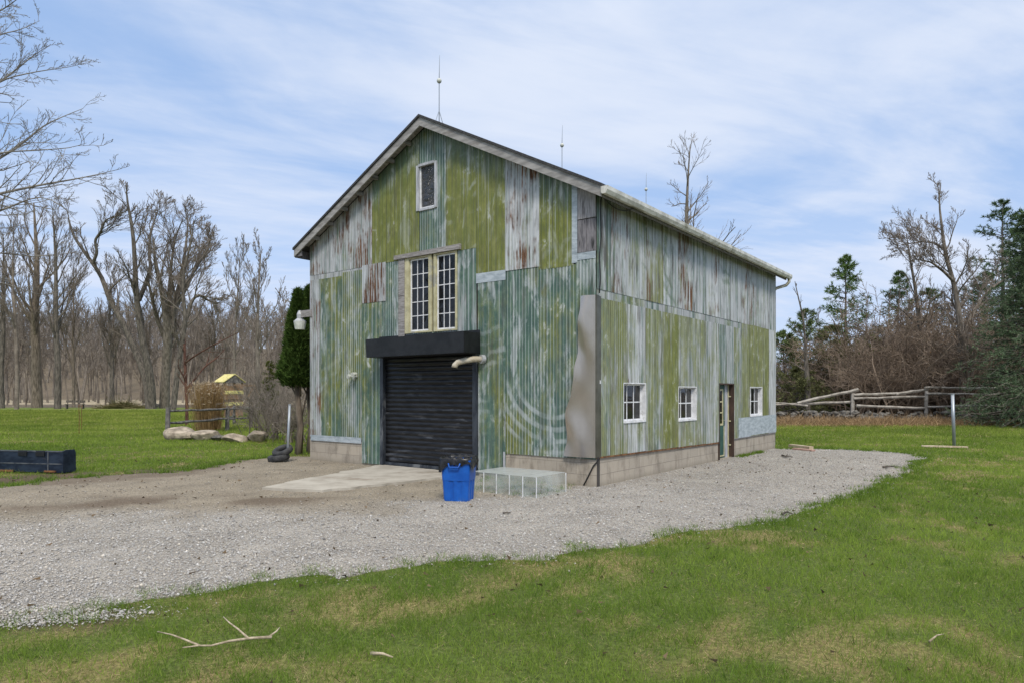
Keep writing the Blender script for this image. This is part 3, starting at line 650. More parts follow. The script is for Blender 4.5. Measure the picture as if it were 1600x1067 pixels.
gt.prism([(.252, z0 + .02), (.28, z0), (.345, z0), (.375, z0 + .06), (.375, z0 + .125), (.365, z0 + .125), (.36, z0 + .065), (.335, z0 + .015), (.285, z0 + .015), (.262, z0 + .03), (.262, z0 + .12), (.252, z0 + .12)], 1, -OF - .02, BLEN + .34)
gt.prism([(.253, z0 + .02), (.28, z0), (.345, z0), (.374, z0 + .06), (.374, z0 + .122), (.253, z0 + .12)], 1, -OF - .026, -OF - .021); gu = gt.build('gutter', M['gutter'], barn)
mb = MB(); mb.tube([(.31, BLEN + .24, z0 + .02), (.31, BLEN + .24, z0 - .08), (.24, BLEN + .2, z0 - .17), (.0, BLEN + .08, z0 - .25), (-.06, BLEN + .06, z0 - .33), (-.06, BLEN + .06, .1)], .045, 8); mb.build('downspout', M['gutter'], barn, smooth=True)
# lightning rods on the ridge
for tt in (.30, 4.92, 9.78):
    r_ = empty('lightning_rod', (APX, tt, ZR)); r_.parent = barn
    mb = MB(); mb.tube([(0, 0, .0), (.0, 0, .9), (0.012, 0, 1.39)], [.011, .010, .004], 6); mb.build('rod', M['galv_post'], r_)
    mb = MB()
    for an in (.3, 2.4, 4.5): mb.tube([(.09 * math.cos(an), .12 * math.sin(an), -.06), (0, 0, .26)], .007, 5)
    mb.build('tripod', M['galv_post'], r_)
    mb = MB(); mb.sphere((0, 0, .87), .052); mb.build('glass_ball', M['plastic_white'], r_, smooth=True)
# roller door
rd = empty('roller_door', (0, 0, 0)); rd.parent = barn
prof = []; z = .12; n_ = 26; hh = (2.62 - .12) / n_
for i in range(n_):
    for f_, d_ in ((0, .0), (.12, -.011), (.5, -.016), (.8, -.012), (.93, -.002)): prof.append((z + (i + f_) * hh, .055 + d_ * 1.0))
prof.append((2.62, .055)); V = []; Q = []
nx = 2
for zz, yy in prof: V += [(-5.20, yy, zz), (-2.69, yy, zz)]
for i in range(len(prof) - 1): Q.append((2 * i, 2 * i + 1, 2 * i + 3, 2 * i + 2))
npmesh('slat_curtain', np.array(V), np.array(Q), M['slat'], rd)
mb = MB(); mb.box((-5.20, .02, .055), (-2.69, .05, .118)); mb.box((-5.20, .015, .06), (-2.69, .0195, .075)); mb.build('bottom_bar', M['rail'], rd)
for a, b in ((-5.29, -5.195), (-2.695, -2.57)):
    mb = MB(); mb.box((a, -.045, .05), (b, -.01, 2.6)); mb.box((a + .01, -.0095, .05), (b - .01, .05, 2.6)); mb.build('guide_rail', M['rail'], rd, bev=.004)
mb = MB(); mb.box((-5.285, .09, .0), (-2.575, .11, 2.7)); mb.build('dark_backing', M['black'], rd)
hd = MB(); hd.hexa([(-5.20, -.50, 2.315), (-2.50, -.50, 2.325), (-2.50, -.03, 2.325), (-5.20, -.03, 2.315), (-5.22, -.505, 2.69), (-2.505, -.50, 2.715), (-2.505, -.03, 2.72), (-5.22, -.03, 2.70)])
hood = hd.build('shutter_hood', M['black'], rd, bev=.006)
mb = MB(); mb.box((-5.32, -.035, 2.69), (-2.515, -.0255, 2.775)); mb.build('hood_flange', M['black'], hood)
# lintel and tall window
mb = MB(); mb.hexa([(-4.83, -.075, 4.355), (-3.0, -.075, 4.36), (-3.0, .0, 4.36), (-4.83, .0, 4.355), (-4.83, -.075, 4.44), (-3.0, -.07, 4.46), (-3.0, .0, 4.47), (-4.83, .0, 4.45)]); mb.build('window_lintel', M['weathered_wood'], barn)
tw = empty('tall_window', (0, 0, 0)); tw.parent = barn
mb = MB(); mb.box((-4.72, -.045, 2.70), (-4.545, .0, 4.355)); mb.build('side_post', M['weathered_wood'], tw)
mb = MB()
for a, b in ((-4.543, -4.42), (-3.865, -3.775), (-3.725, -3.655), (-3.145, -3.10)): mb.box((a, -.035, 2.80), (b, .10, 4.352))
for a, b in ((-4.42, -3.865), (-3.655, -3.145)): mb.box((a, -.03, 2.80), (b, .09, 2.835)); mb.box((a, -.03, 4.325), (b, .09, 4.352))
mb.build('casing', M['cream'], tw, bev=.003)
mb = MB(); mb.box((-3.774, .0, 2.80), (-3.726, .09, 4.352)); mb.build('centre_gap', M['black'], tw)  # black bar put in for the shade between the two leaves
def sash(parent, axis, a, b, z0, z1, nc, nr, dep, fr, mun, fm, mm, name='sash', ang=0):
    """sash with its muntins and one pane sheet; axis 'f' spans x at y=dep, 's' spans y at x=-dep"""
    P = (lambda u, d_, z: (u, d_, z)) if axis == 'f' else (lambda u, d_, z: (-d_, u, z))
    mb = MB()
    mb.box(P(a, dep, z0), P(a + fr, dep + .03, z1)); mb.box(P(b - fr, dep, z0), P(b, dep + .03, z1))
    mb.box(P(a + fr, dep, z0), P(b - fr, dep + .03, z0 + fr)); mb.box(P(a + fr, dep, z1 - fr), P(b - fr, dep + .03, z1)); s_ = mb.build(name, fm, parent, bev=.002)
    mb = MB(); A, B, C_, D = a + fr, b - fr, z0 + fr, z1 - fr
    for i in range(1, nc): u = A + (B - A) * i / nc; mb.box(P(u - mun / 2, dep + .004, C_), P(u + mun / 2, dep + .024, D))
    for i in range(1, nr):
        z = C_ + (D - C_) * i / nr
        us = [A] + [A + (B - A) * q_ / nc for q_ in range(1, nc)] + [B]
        for u0, u1 in zip(us[:-1], us[1:]): mb.box(P(u0 + (mun / 2 if u0 > A else 0), dep + .005, z - mun / 2), P(u1 - (mun / 2 if u1 < B else 0), dep + .023, z + mun / 2))
    mb.build('muntin', mm, parent)
    mb = MB()
    mb.box(P(A, dep + .0135, C_), P(B, dep + .0165, D)); mb.build('pane', M['pane'], parent)
sash(tw, 'f', -4.42, -3.865, 2.836, 4.324, 3, 5, .015, .035, .016, M['white_paint'], M['white_paint'])
sash(tw, 'f', -3.655, -3.145, 2.836, 4.324, 3, 5, .005, .032, .016, M['white_paint'], M['white_paint'])
# loft window
lw = empty('loft_window', (0, 0, 0)); lw.parent = barn
mb = MB(); a, b, c_, d_ = -4.19, -3.67, 5.30, 6.19
mb.box((a - .02, -.04, c_ - .02), (a + .055, .08, d_ + .02)); mb.box((b - .03, -.038, c_ - .02), (b + .03, .08, d_ + .02)); mb.box((a + .055, -.036, c_ - .03), (b - .03, .08, c_ + .02)); mb.box((a + .055, -.05, d_ - .02), (b - .03, .08, d_ + .035)); mb.build('casing', M['grey_frame'], lw, bev=.004)
sash(lw, 'f', a + .056, b - .031, c_ + .021, d_ - .021, 1, 1, .02, .03, .02, M['white_paint'], M['white_paint']) if False else None
mb = MB(); mb.box((a + .056, .0, c_ + .022), (a + .085, .04, d_ - .022)); mb.box((a + .085, .0, c_ + .022), (b - .031, .04, c_ + .045)); mb.build('sash', M['white_paint'], lw)
mb = MB(); mb.hexa([(a + .085, .030, c_ + .045), (b - .031, .022, c_ + .045), (b - .031, .026, c_ + .045), (a + .085, .034, c_ + .045), (a + .085, .012, d_ - .022), (b - .031, .004, d_ - .022), (b - .031, .008, d_ - .022), (a + .085, .016, d_ - .022)]); mb.build('pane', M['loft_pane'], lw)
# side windows
for (a, b, c_, d_) in SOPEN[:3]:
    wn = empty('side_window', (0, 0, 0)); wn.parent = barn
    mb = MB()          # white reveal and thin outer edge
    mb.box((-.12, a, c_), (.018, a + .018, d_)); mb.box((-.12, b - .018, c_), (.022, b, d_)); mb.box((-.12, a + .018, d_ - .018), (.018, b - .018, d_)); mb.box((-.12, a + .018, c_ - .005), (.032, b - .018, c_ + .028)); mb.build('frame', M['white_paint'], wn)
    sash(wn, 's', a + .019, b - .019, c_ + .029, d_ - .019, 3, 2, .075, .028, .022, M['white_paint'], M['white_paint'])
# side door
sd_ = empty('side_door', (0, 0, 0)); sd_.parent = barn; a, b, zt = 5.64, 6.63, 1.81
mb = MB(); mb.box((-.16, a + .001, .02), (.02, a + .03, zt)); mb.box((-.16, a + .03, zt - .03), (.02, b - .03, zt)); mb.box((-.16, b - .03, .02), (.022, b, zt)); mb.build('door_frame', M['brown_jamb'], sd_)
mb = MB(); mb.box((-.155, a + .032, .03), (-.115, 6.34, .80)); mb.box((-.155, a + .032, .80), (-.115, a + .12, zt - .032)); mb.box((-.155, 6.25, .80), (-.115, 6.34, zt - .032)); mb.box((-.155, a + .12, 1.68), (-.115, 6.25, zt - .032)); mb.build('door_leaf', M['green_door'], sd_)
sash(sd_, 's', a + .121, 6.249, .802, 1.678, 2, 3, .112, .045, .03, M['cream'], M['cream'], name='glazed_light')
mb = MB(); mb.box((-.1145, a + .07, .06), (-.108, 6.31, .09)); mb.box((-.1145, 6.275, .09), (-.108, 6.31, .78)); mb.build('panel_trim', M['cream'], sd_)
mb = MB(); mb.box((-.15, 6.345, .02), (-.11, 6.44, zt - .032)); mb.box((-.15, 6.45, .02), (-.115, 6.545, zt - .032)); mb.build('side_panel', M['grey_frame'], sd_)
mb = MB(); mb.box((-.15, 6.55, .02), (-.10, 6.598, zt - .032))
for z in (.30, .88, 1.48): mb.box((-.10, 6.56, z), (-.05, 6.597, z + .03))
mb.build('hinge_post', M['cream'], sd_)
mb = MB(); mb.tube([(-.11, 6.30, .92), (-.07, 6.30, .92), (-.06, 6.28, .92)], .012, 6); mb.build('handle', M['grey_metal'], sd_)
# bright new sheet bent round the corner, its front edge crumpled
V = []; Q = []; rows = 44; cols = 12
pts = [(3.23, -.25), (3.18, -.25), (2.83, -.30), (2.4, -.335), (2.1, -.37), (1.73, -.42), (1.45, -.50), (1.18, -.57), (.95, -.555), (.72, -.575), (.50, -.60)]
zz = np.linspace(.50, 3.22, rows); xe = np.interp(zz, [p[0] for p in pts][::-1], [p[1] for p in pts][::-1]) + .010 * np.sin(zz * 9) + .007 * np.sin(zz * 17 + 1)
for z, x in zip(zz, xe):
    for j in range(cols + 1):
        f_ = j / cols; xx = x * (1 - f_)
        bulge = .030 * math.sin(math.pi * f_) * (.8 + .8 * math.sin(z * 2.6 + f_ * 1.5)) + .05 * (1 - f_) ** 2 * (.7 + .4 * math.sin(z * 4.5 + 1)) + .014 * math.sin(z * 7 + 4 * f_) * (1 - f_)
        V.append((xx, -.034 - max(bulge, -.006), z))
for i in range(rows - 1):
    for j in range(cols): k_ = i * (cols + 1) + j; Q.append((k_, k_ + 1, k_ + cols + 2, k_ + cols + 1))
fl = npmesh('corner_flashing', np.array(V), np.array(Q), M['alu'], barn, smooth=True)
mb = MB(); mb.hexa([(.0, -.034, .5), (.036, -.034, .5), (.036, .10, .505), (.033, .10, .505), (.0, -.034, 3.22), (.036, -.034, 3.22), (.036, .10, 3.2), (.033, .10, 3.2)]); mb.build('return_edge', M['alu_dark_reflect'], fl)
# things screwed to the wall: floodlight, vent pipe, lamp on its bracket, cable
fl_ = empty('wall_flood_light', (-6.1, -.02, 1.98)); fl_.parent = barn
mb = MB(); mb.box((-.06, -.03, -.05), (.06, .0, .05)); mb.build('back_plate', M['plastic_white'], fl_, bev=.006)
mb = MB()
for s in (-1, 1): mb.tube([(s * .04, -.03, .0), (s * .07, -.08, .02 * s), (s * .08, -.16, -.02 + .02 * s)], [.015, .035, .055], 10)
mb.tube([(0, -.03, -.04), (.01, -.07, -.10)], [.02, .032], 8); mb.build('lamp_head', M['plastic_white'], fl_, smooth=False)
vp = empty('vent_pipe', (-2.42, 0, 2.2)); vp.parent = barn
mb = MB(); mb.tube([(0.0, -.03, .02), (-.02, -.10, .02)], .085, 14); mb.build('flange', M['grey_metal'], vp)
mb = MB(); mb.tube([(-.02, -.09, .02), (-.10, -.20, .02), (-.20, -.30, .0), (-.33, -.40, -.045), (-.37, -.43, -.10), (-.375, -.435, -.14)], [.055, .055, .055, .055, .057, .057], 12); mb.build('elbow', M['pvc'], vp, smooth=True)
bl = empty('yard_lamp', (-7.78, .02, 3.45)); bl.parent = barn
mb = MB(); mb.box((-.34, -.05, -.08), (.10, -.015, .08)); mb.box((-.34, -.012, -.07), (-.02, .05, .07)); mb.build('bracket', M['weathered_wood'], bl)
mb = MB(); mb.tube([(-.36, -.03, .09), (-.36, -.03, .0), (-.36, -.03, -.10), (-.36, -.03, -.17)], [.035, .075, .07, .15], 14); mb.build('lamp_housing', M['grey_metal'], bl, smooth=False)
mb = MB(); mb.tube([(-.36, -.03, -.172), (-.36, -.03, -.36)], [.15, .115], 14); mb.build('lamp_shade', M['plastic_white'], bl, smooth=False)
mb = MB()
def hang(p, q, sag, n=10): p, q = Vector(p), Vector(q); return [p.lerp(q, i / n) - Vector((0, 0, sag * 4 * (i / n) * (1 - i / n))) for i in range(n + 1)]
mb.tube([(.05, .10, 5.0), (.045, .06, 4.7), (.05, .08, 4.2), (.045, .03, 3.9), (.05, .05, 3.5), (.045, .03, 3.25)], .011, 6)
mb.build('cable', M['cable'], barn, smooth=True); mb = MB(); mb.tube(hang((.05, .10, 4.9), (.30, .9, 4.86), .16), .009, 6); mb.build('cable', M['cable'], barn, smooth=True); mb = MB()
 
mb.tube([(.045, -.01, .52), (.03, -.02, .44), (-.05, -.012, .36), (-.16, -.012, .16), (-.24, -.015, .02)], .012, 6); mb.build('cable', M['cable'], barn, smooth=True)
mb = MB(); mb.box((.0385, .045, 1.74), (.046, .075, 1.80)); mb.build('sticker', M['white_paint'], barn)



# ------------------------------------------------------------------ trees: whole generations of branches grown at once
def norm(a): return a / np.maximum(np.linalg.norm(a, axis=-1, keepdims=True), 1e-9)
def grow(rng, P0, D0, L, R0, n, wig, up, tip=.25, droop=0.):
    B = len(P0); P = np.zeros((B, n, 3)); P[:, 0] = P0; d = norm(D0); step = (L / (n - 1))[:, None]
    for i in range(1, n):
        d = norm(d + rng.normal(0, wig, (B, 3)) + np.array([0, 0, up - droop * i / n])); P[:, i] = P[:, i - 1] + d * step
    return P, R0[:, None] * np.linspace(1, tip, n)[None, :]
def spawn(rng, P, Rr, per, t0, t1, ang, lr, rr, rmin, up=0., ls=None, lvar=.35, taper=.6):
    """children along every branch: start, direction, length, radius"""
    B, n, _ = P.shape; L = np.linalg.norm(np.diff(P, axis=1), axis=2).sum(1)
    t = (np.arange(per)[None, :] + rng.rand(B, per)) / per * (t1 - t0) + t0
    f = t * (n - 1); i = np.clip(f.astype(int), 0, n - 2); f = f - i; b = np.arange(B)[:, None]
    p = P[b, i] * (1 - f[..., None]) + P[b, i + 1] * f[..., None]; d = norm(P[b, i + 1] - P[b, i]); r = Rr[b, i] * (1 - f) + Rr[b, i + 1] * f
    rnd = norm(np.cross(d, rng.normal(size=d.shape))); a = ang * (1 + rng.normal(0, .22, t.shape))
    nd = d * np.cos(a)[..., None] + rnd * np.sin(a)[..., None] + np.array([0, 0, up])
    ln = (L[:, None] if ls is None else ls) * lr * (1 - taper * (t - t0) / (t1 - t0 + 1e-6)) * (1 + rng.uniform(-lvar, lvar, t.shape))
    q = lambda a_: a_.reshape(B * per, *a_.shape[2:])
    return q(p), q(norm(nd)), q(ln), np.maximum(q(r) * rr, rmin)
def sweep(P, Rr, k):
    B, n, _ = P.shape; T = np.empty_like(P); T[:, 1:-1] = P[:, 2:] - P[:, :-2]; T[:, 0] = P[:, 1] - P[:, 0]; T[:, -1] = P[:, -1] - P[:, -2]; T = norm(T)
    md = np.abs(T.mean(1)); ref = np.zeros((B, 3)); ref[np.arange(B), md.argmin(1)] = 1
    N = norm(np.cross(T, ref[:, None, :])); Bn = np.cross(T, N); an = 2 * np.pi * np.arange(k) / k
    V = P[:, :, None, :] + Rr[:, :, None, None] * (N[:, :, None, :] * np.cos(an)[:, None] + Bn[:, :, None, :] * np.sin(an)[:, None])
    o = (np.arange(B) * n * k)[:, None, None]; i = (np.arange(n - 1) * k)[None, :, None]; j = np.arange(k)[None, None, :]; j2 = (j + 1) % k
    Q = np.stack([o + i + j, o + i + j2, o + i + k + j2, o + i + k + j], -1).reshape(-1, 4)
    return V.reshape(-1, 3), Q
def merge(parts):
    V = []; Q = []; o = 0
    for v, q in parts: V.append(v); Q.append(q + o); o += len(v)
    return np.concatenate(V), np.concatenate(Q)
def poly(pts, n):
    """smooth resample of a hand-set limb [(x,y,z,r)...]"""
    a = np.array(pts, float); s = np.concatenate([[0], np.cumsum(np.linalg.norm(np.diff(a[:, :3], axis=0), axis=1))]); s /= s[-1]
    tt = np.linspace(0, 1, n); out = np.stack([np.interp(tt, s, a[:, j]) for j in range(4)], 1)
    for _ in range(1): out[1:-1] = .25 * out[:-2] + .5 * out[1:-1] + .25 * out[2:]
    return out[None, :, :3], out[None, :, 3]
def bare_tree(name, loc, stems, rng, label, group=None, lv=((9, .30, 1., .75, .42, .5), (6, .2, 1., .7, .45, .5), (6, .15, 1., .7, .5, .5)), rmin=.012, up=.10, wig=.13, m0='bark', m1='twig', nst=18, cat='tree', limb_len=None, k0=8):
    """stems: list of (P (1,n,3), R (1,n)) relative to loc. lv: (per, t0, t1, angle, length ratio, radius ratio)"""
    root = empty(name, loc); tag(root, label, cat, group)
    big = [sweep(p, r, k0) for p, r in stems]; tw = []
    ml = max(np.linalg.norm(np.diff(p[0], axis=0), axis=1).sum() for p, r in stems)
    cur = [(p, r) for p, r in stems]
    for li, (per, t0, t1, an, lr, rr) in enumerate(lv):
        nxt = []
        for p, r in cur:
            a = spawn(rng, p, r, per, t0, t1, an, lr, rr, rmin, up=up * .5, ls=(ml if li == 0 and limb_len is None else (limb_len if li == 0 else None)))
            n = (10, 7, 5, 4)[min(li, 3)]; q = grow(rng, a[0], a[1], a[2], a[3], n, wig * (1, .8, .65, .6)[min(li, 3)], up * .5, .3)
            q = (q[0], np.maximum(q[1], rmin * .7)); nxt.append(q); (big if li == 0 else tw).append(sweep(q[0], q[1], (6, 4, 3, 3)[min(li, 3)]))
        cur = nxt
    V, Q = merge(big); npmesh('trunk', V, Q, M[m0], root, smooth=True)
    if tw: V, Q = merge(tw); npmesh('crown', V, Q, M[m1], root)
    return root
def px_stem(pts, Y, base, n=18, rng=None, dep=.0):
    """limb given by where the photograph shows it, set at distance about Y; widths in pixels"""
    out = []
    for i, (x, y, wd) in enumerate(pts):
        yy = Y + (dep * i / len(pts)); p = W(x, y, yy) - base; out.append((p[0], p[1], p[2], wd * .5 * yy / F))
    return poly(out, n)
def copy_tree(root, loc, rz, sc, label=None):
    r = root.copy(); COL.objects.link(r); r.location = [float(v) for v in loc]; r.rotation_euler = (0, 0, rz); r.scale = (sc, sc, sc)
    if label: r['label'] = label
    for ch in list(root.children): c = ch.copy(); COL.objects.link(c); c.parent = r
    return r

# --- big trees at the far edge of the lawn, left
rng = np.random.RandomState(11)
LV = ((9, .28, 1., .55, 1., .42), (6, .15, 1., .5, .6, .5), (5, .12, 1., .5, .62, .6), (3, .15, 1., .5, .6, .7))
B0 = G(235, 636); B0[1] = 66; B0[0] = (235 - 800) / F * 66
st = [px_stem(a, 66, B0, 22, dep=dd) for a, dd in [
    ([(236, 640, 17), (234, 615, 14), (229, 592, 12), (222, 570, 11), (208, 540, 9), (197, 513, 9), (183, 488, 8), (171, 470, 8), (160, 434, 6.5), (145, 412, 6), (130, 392, 5), (112, 366, 4), (107, 342, 2.5)], 2),
    ([(238, 640, 13), (236, 600, 13), (233, 575, 11), (223, 535, 10), (216, 496, 9), (213, 462, 8), (211, 415, 7), (208, 364, 5.5), (201, 325, 4), (196, 305, 2.5), (199, 285, 1.3)], -3),
    ([(217, 470, 7), (226, 448, 6.5), (236, 420, 5.5), (233, 400, 5), (234, 370, 4), (241, 345, 2.5), (247, 330, 1.5)], 4),
    ([(145, 412, 5), (152, 395, 4.5), (148, 376, 4), (158, 362, 3.5), (164, 345, 2.5), (178, 338, 1.5)], -2)]]
bare_tree('bare_tree', B0, st, rng, 'large crooked bare tree whose two twisting stems lean apart beyond the lawn', lv=LV, rmin=.018, limb_len=4.6, m0='bark_dark')
B0 = W(258, 634, 68); B0[2] = 0
st = [px_stem(a, 68, B0, 20, dep=dd) for a, dd in [
    ([(257, 640, 17), (258, 600, 14), (261, 555, 14), (262, 520, 13), (258, 480, 10), (250, 440, 6), (242, 405, 4), (240, 372, 2)], -4),
    ([(262, 525, 11), (270, 490, 10), (280, 450, 8), (287, 410, 5), (292, 370, 3), (294, 335, 1.5)], 3),
    ([(263, 520, 8), (275, 480, 7), (294, 445, 5), (308, 412, 3.5), (318, 385, 2)], 5),
    ([(264, 500, 7), (265, 450, 6), (268, 410, 4), (274, 370, 2.5), (285, 345, 1.4)], -3),
    ([(262, 540, 7), (246, 500, 6), (238, 470, 5), (232, 440, 3)], -4)]]
bare_tree('bare_tree', B0, st, rng, 'broad bare tree with many limbs fanning up from one thick trunk', lv=LV, rmin=.018, limb_len=5.0)
B0 = W(273, 636, 63); B0[2] = 0
st = [px_stem(a, 63, B0, 20, dep=dd) for a, dd in [
    ([(270, 641, 10), (274, 610, 9), (279, 565, 8), (287, 520, 7.5), (290, 500, 7), (287, 470, 6), (284, 445, 5), (290, 410, 4), (300, 375, 2.5), (303, 345, 1.4)], 0),
    ([(289, 505, 6), (300, 470, 5), (310, 460, 4), (325, 470, 3), (340, 475, 2)], 2), ([(285, 448, 5), (300, 430, 4), (318, 400, 3), (330, 380, 1.5)], 3)]]
bare_tree('bare_tree', B0, st, rng, 'slim dark bare tree leaning right, with one low elbowed limb', lv=LV, rmin=.018, limb_len=4.2, m0='bark_dark')
for (x, wd, top, lean, Y, m0, lab) in [
        (58, 19, 318, -4, 70, 'bark_brown', 'straight thick trunked bare tree, brown, left of the crooked tree'),
        (90, 12, 325, -6, 66, 'bark_dark', 'tall dark straight bare tree next to the thick brown trunk'),
        (26, 8, 350, -4, 64, 'twig', 'slim pale-barked bare tree near the left border of the lawn'),
        (115, 6, 400, 3, 72, 'bark_brown', 'thin bare tree above the small dark bench'),
        (176, 9, 432, -3, 71, 'bark_dark', 'dark bare tree with level side branches behind the brush pile'),
        (402, 9, 385, 4, 58, 'bark', 'tall slender bare tree with upswept twigs nearest the barn'),
        (366, 7, 392, 6, 62, 'bark', 'slender bare tree behind the play tower'),
        (330, 8, 470, 3, 74, 'bark_brown', 'shorter bare tree behind the dry grass clump'),
        (3, 10, 372, 2, 68, 'bark_dark', 'bare tree cut by the left border of the view')]:
    B0 = W(x, 637, Y); B0[2] = 0; H = 640 - top
    st = [px_stem([(x, 641, wd * .85), (x + rng.uniform(-2, 2), 640 - .2 * H, wd * .72), (x + lean * .3 + rng.uniform(-3, 3), 640 - .45 * H, wd * .62), (x + lean * .7 + rng.uniform(-4, 4), 640 - .7 * H, wd * .38), (x + lean + rng.uniform(-4, 4), 640 - H, wd * .1)], Y, B0, 18)]
    bare_tree('bare_tree', B0, st, rng, lab, lv=((15, .28, 1., .6, .28, .42), (6, .12, 1., .5, .55, .5), (5, .12, 1., .5, .6, .6), (3, .15, 1., .5, .6, .7)), rmin=.015, up=.2, wig=.09, m0=m0, nst=18)
# --- copies of two grown kinds filling the wood's edge
protos = []
for k_, (hh, lean) in enumerate(((15, .06), (13, .1), (17, .04))):
    r2 = np.random.RandomState(40 + k_); P, Rr = grow(r2, np.zeros((1, 3)), np.array([[lean, 0, 1.]]), np.array([hh]), np.array([.13]), 18, .05, .03, .1)
    protos.append(bare_tree('thin_bare_tree', (0, 0, 0), [(P, Rr)], r2, None, lv=((16, .3, 1., .55, .24, .45), (6, .15, 1., .55, .45, .55), (5, .15, 1., .55, .55, .6), (3, .2, 1., .55, .6, .7)), rmin=.017, up=.2, wig=.09, m0='bark_brown', m1='twig_brown'))
wl = 'thin grey-brown bare tree standing in the front rank of the left wood'
for (x, Y, sc) in ((1215, 52, .42), (1290, 57, .55), (1345, 58, .62), (1375, 55, .5), (1420, 58, .66), (1465, 54, .58), (1540, 50, .60), (1580, 56, .75)):
    p = W(x, 640, Y); p[2] = 0; tag(copy_tree(protos[int(x) % 3], p, x * .7, sc), 'thin bare tree rising among the pines and brush at right', 'tree', 'thin trees in the right brush')
for i in range(24):
    x = rng.uniform(-95, 470); Y = rng.uniform(72, 90); sc = rng.uniform(.62, .98) * (1 if x < 300 else .85)
    p = W(x, 640, Y); p[2] = 0
    if i < 3: o = protos[i]; o.location = p; o.scale = (sc,) * 3; o['label'] = wl; o['category'] = 'tree'; o['group'] = 'thin trees of the left wood'
    else: copy_tree(protos[i % 3], p, rng.uniform(0, 6.3), sc, wl)
# --- far wood as one mass: a few hundred small trees
r2 = np.random.RandomState(77); kinds = []
for k_ in range(6):
    P, Rr = grow(r2, np.zeros((1, 3)), np.array([[r2.uniform(-.1, .1), 0, 1.]]), np.array([13.]), np.array([.17]), 9, .05, .03, .12); parts = [sweep(P, Rr, 4)]
    a = spawn(r2, P, Rr, 16, .25, 1., .6, .26, .5, .035, up=.15); q_ = grow(r2, *a, 5, .12, .08, .4); parts.append(sweep(q_[0], np.maximum(q_[1], .03), 3))
    a = spawn(r2, q_[0], q_[1], 7, .1, 1., .65, .5, .6, .03, up=.1); q2 = grow(r2, *a, 4, .14, .05, .5); parts.append(sweep(q2[0], np.maximum(q2[1], .028), 3))
    kinds.append(merge(parts))
parts = []
for i in range(760):
    Y = 120 + 130 * r2.rand() ** .8 if i % 7 else r2.uniform(98, 120); x = r2.uniform(-200, 640); p = W(x, 600, Y); sc = r2.uniform(.75, 1.25); an = r2.uniform(0, 6.3)
    V, Q = kinds[i % 6]; ca, sa = math.cos(an), math.sin(an); z = float(ground_z(np.array(p[0]), np.array(Y)))
    parts.append((np.stack([(V[:, 0] * ca - V[:, 1] * sa) * sc + p[0], (V[:, 0] * sa + V[:, 1] * ca) * sc + Y, V[:, 2] * sc + z - .1], 1), Q))
V, Q = merge(parts); tag(npmesh('distant_wood', V, Q, M['twig_brown']), kind='stuff')
parts = []
for i in range(60):
    an0 = r2.uniform(R(150), R(390)); rr_ = r2.uniform(32, 60); p = np.array([rr_ * math.cos(an0) * 1.2, rr_ * math.sin(an0) - 4, 0]) if math.sin(an0) < .25 else None
    if p is None or (p[1] > -12): continue
    V, Q = kinds[i % 6]; ca, sa = math.cos(an0 * 7), math.sin(an0 * 7); parts.append((np.stack([(V[:, 0] * ca - V[:, 1] * sa) + p[0], (V[:, 0] * sa + V[:, 1] * ca) + p[1], V[:, 2] - .1], 1), Q))
V, Q = merge(parts); tag(npmesh('wood_across_the_lawn', V, Q, M['twig_brown']), kind='stuff')
# --- tree beyond the left border whose limbs reach into the view
B0 = np.array([-12.6, 12.0, 0.]); r2 = np.random.RandomState(5)
st = [poly([(0, 0, 0, .30), (.1, .1, 2, .26), (.0, 0, 4, .21), (.15, -.1, 6, .17), (.1, 0, 8.2, .11), (.2, .1, 10.5, .03)], 18)]
limbs = [([(-120, 330, 9), (-60, 318, 7.5), (0, 303, 6), (60, 290, 4.5), (115, 281, 3.2), (150, 274, 2), (190, 264, 1)], .5), ([(-130, 370, 7), (-60, 350, 6), (0, 330, 4.5), (25, 320, 3), (62, 305, 2.4), (100, 322, 1.4), (118, 345, .8)], -.6),
         ([(-110, 320, 8), (-50, 275, 6.5), (0, 248, 5.2), (40, 222, 4.2), (62, 200, 3.2), (90, 186, 2.2), (130, 170, 1)], .9), ([(-110, 300, 6), (-50, 262, 5), (0, 238, 3.4), (50, 236, 2.6), (110, 232, 1.6), (135, 224, .8)], -.9),
         ([(-110, 210, 7), (-50, 165, 5.5), (0, 128, 4.6), (28, 108, 3), (50, 88, 2), (80, 70, .9)], .3), ([(-90, 180, 6), (-40, 150, 4), (12, 122, 2.8), (60, 112, 2), (118, 104, 1), (126, 100, .7)], -.4),
         ([(-100, 120, 6), (-40, 80, 4.5), (0, 54, 2.8), (30, 48, 1.8), (62, 33, .8)], .8), ([(-90, 60, 5), (-40, 35, 4), (0, 18, 3), (20, 5, 2), (40, -12, 1)], -.5), ([(-120, 420, 6), (-60, 400, 5), (0, 395, 3.2), (50, 402, 2), (110, 396, 1)], .2), ([(-120, 455, 6), (-60, 448, 4), (0, 440, 2.6), (60, 462, 1.6), (100, 458, .8)], 1.)]
main = [px_stem([(x_, y_, w_ * .72) for x_, y_, w_ in a], 12.3, B0, 16, dep=dd * 2.2) for a, dd in limbs]
root = empty('overhanging_tree', B0); tag(root, 'bare grey tree reaching its fine branches in from the left border', 'tree')
big = [sweep(*st[0], 10)] + [sweep(p, r, 6) for p, r in main]
stub = [poly([(0, 0, max(.5, p[0, 0, 2] - .9), .11), (p[0, 0, 0] * .5, p[0, 0, 1] * .5, p[0, 0, 2] - .35, .09), (p[0, 0, 0], p[0, 0, 1], p[0, 0, 2], r[0, 0])], 6) for p, r in main]
big += [sweep(p, r, 6) for p, r in stub]
tw = []
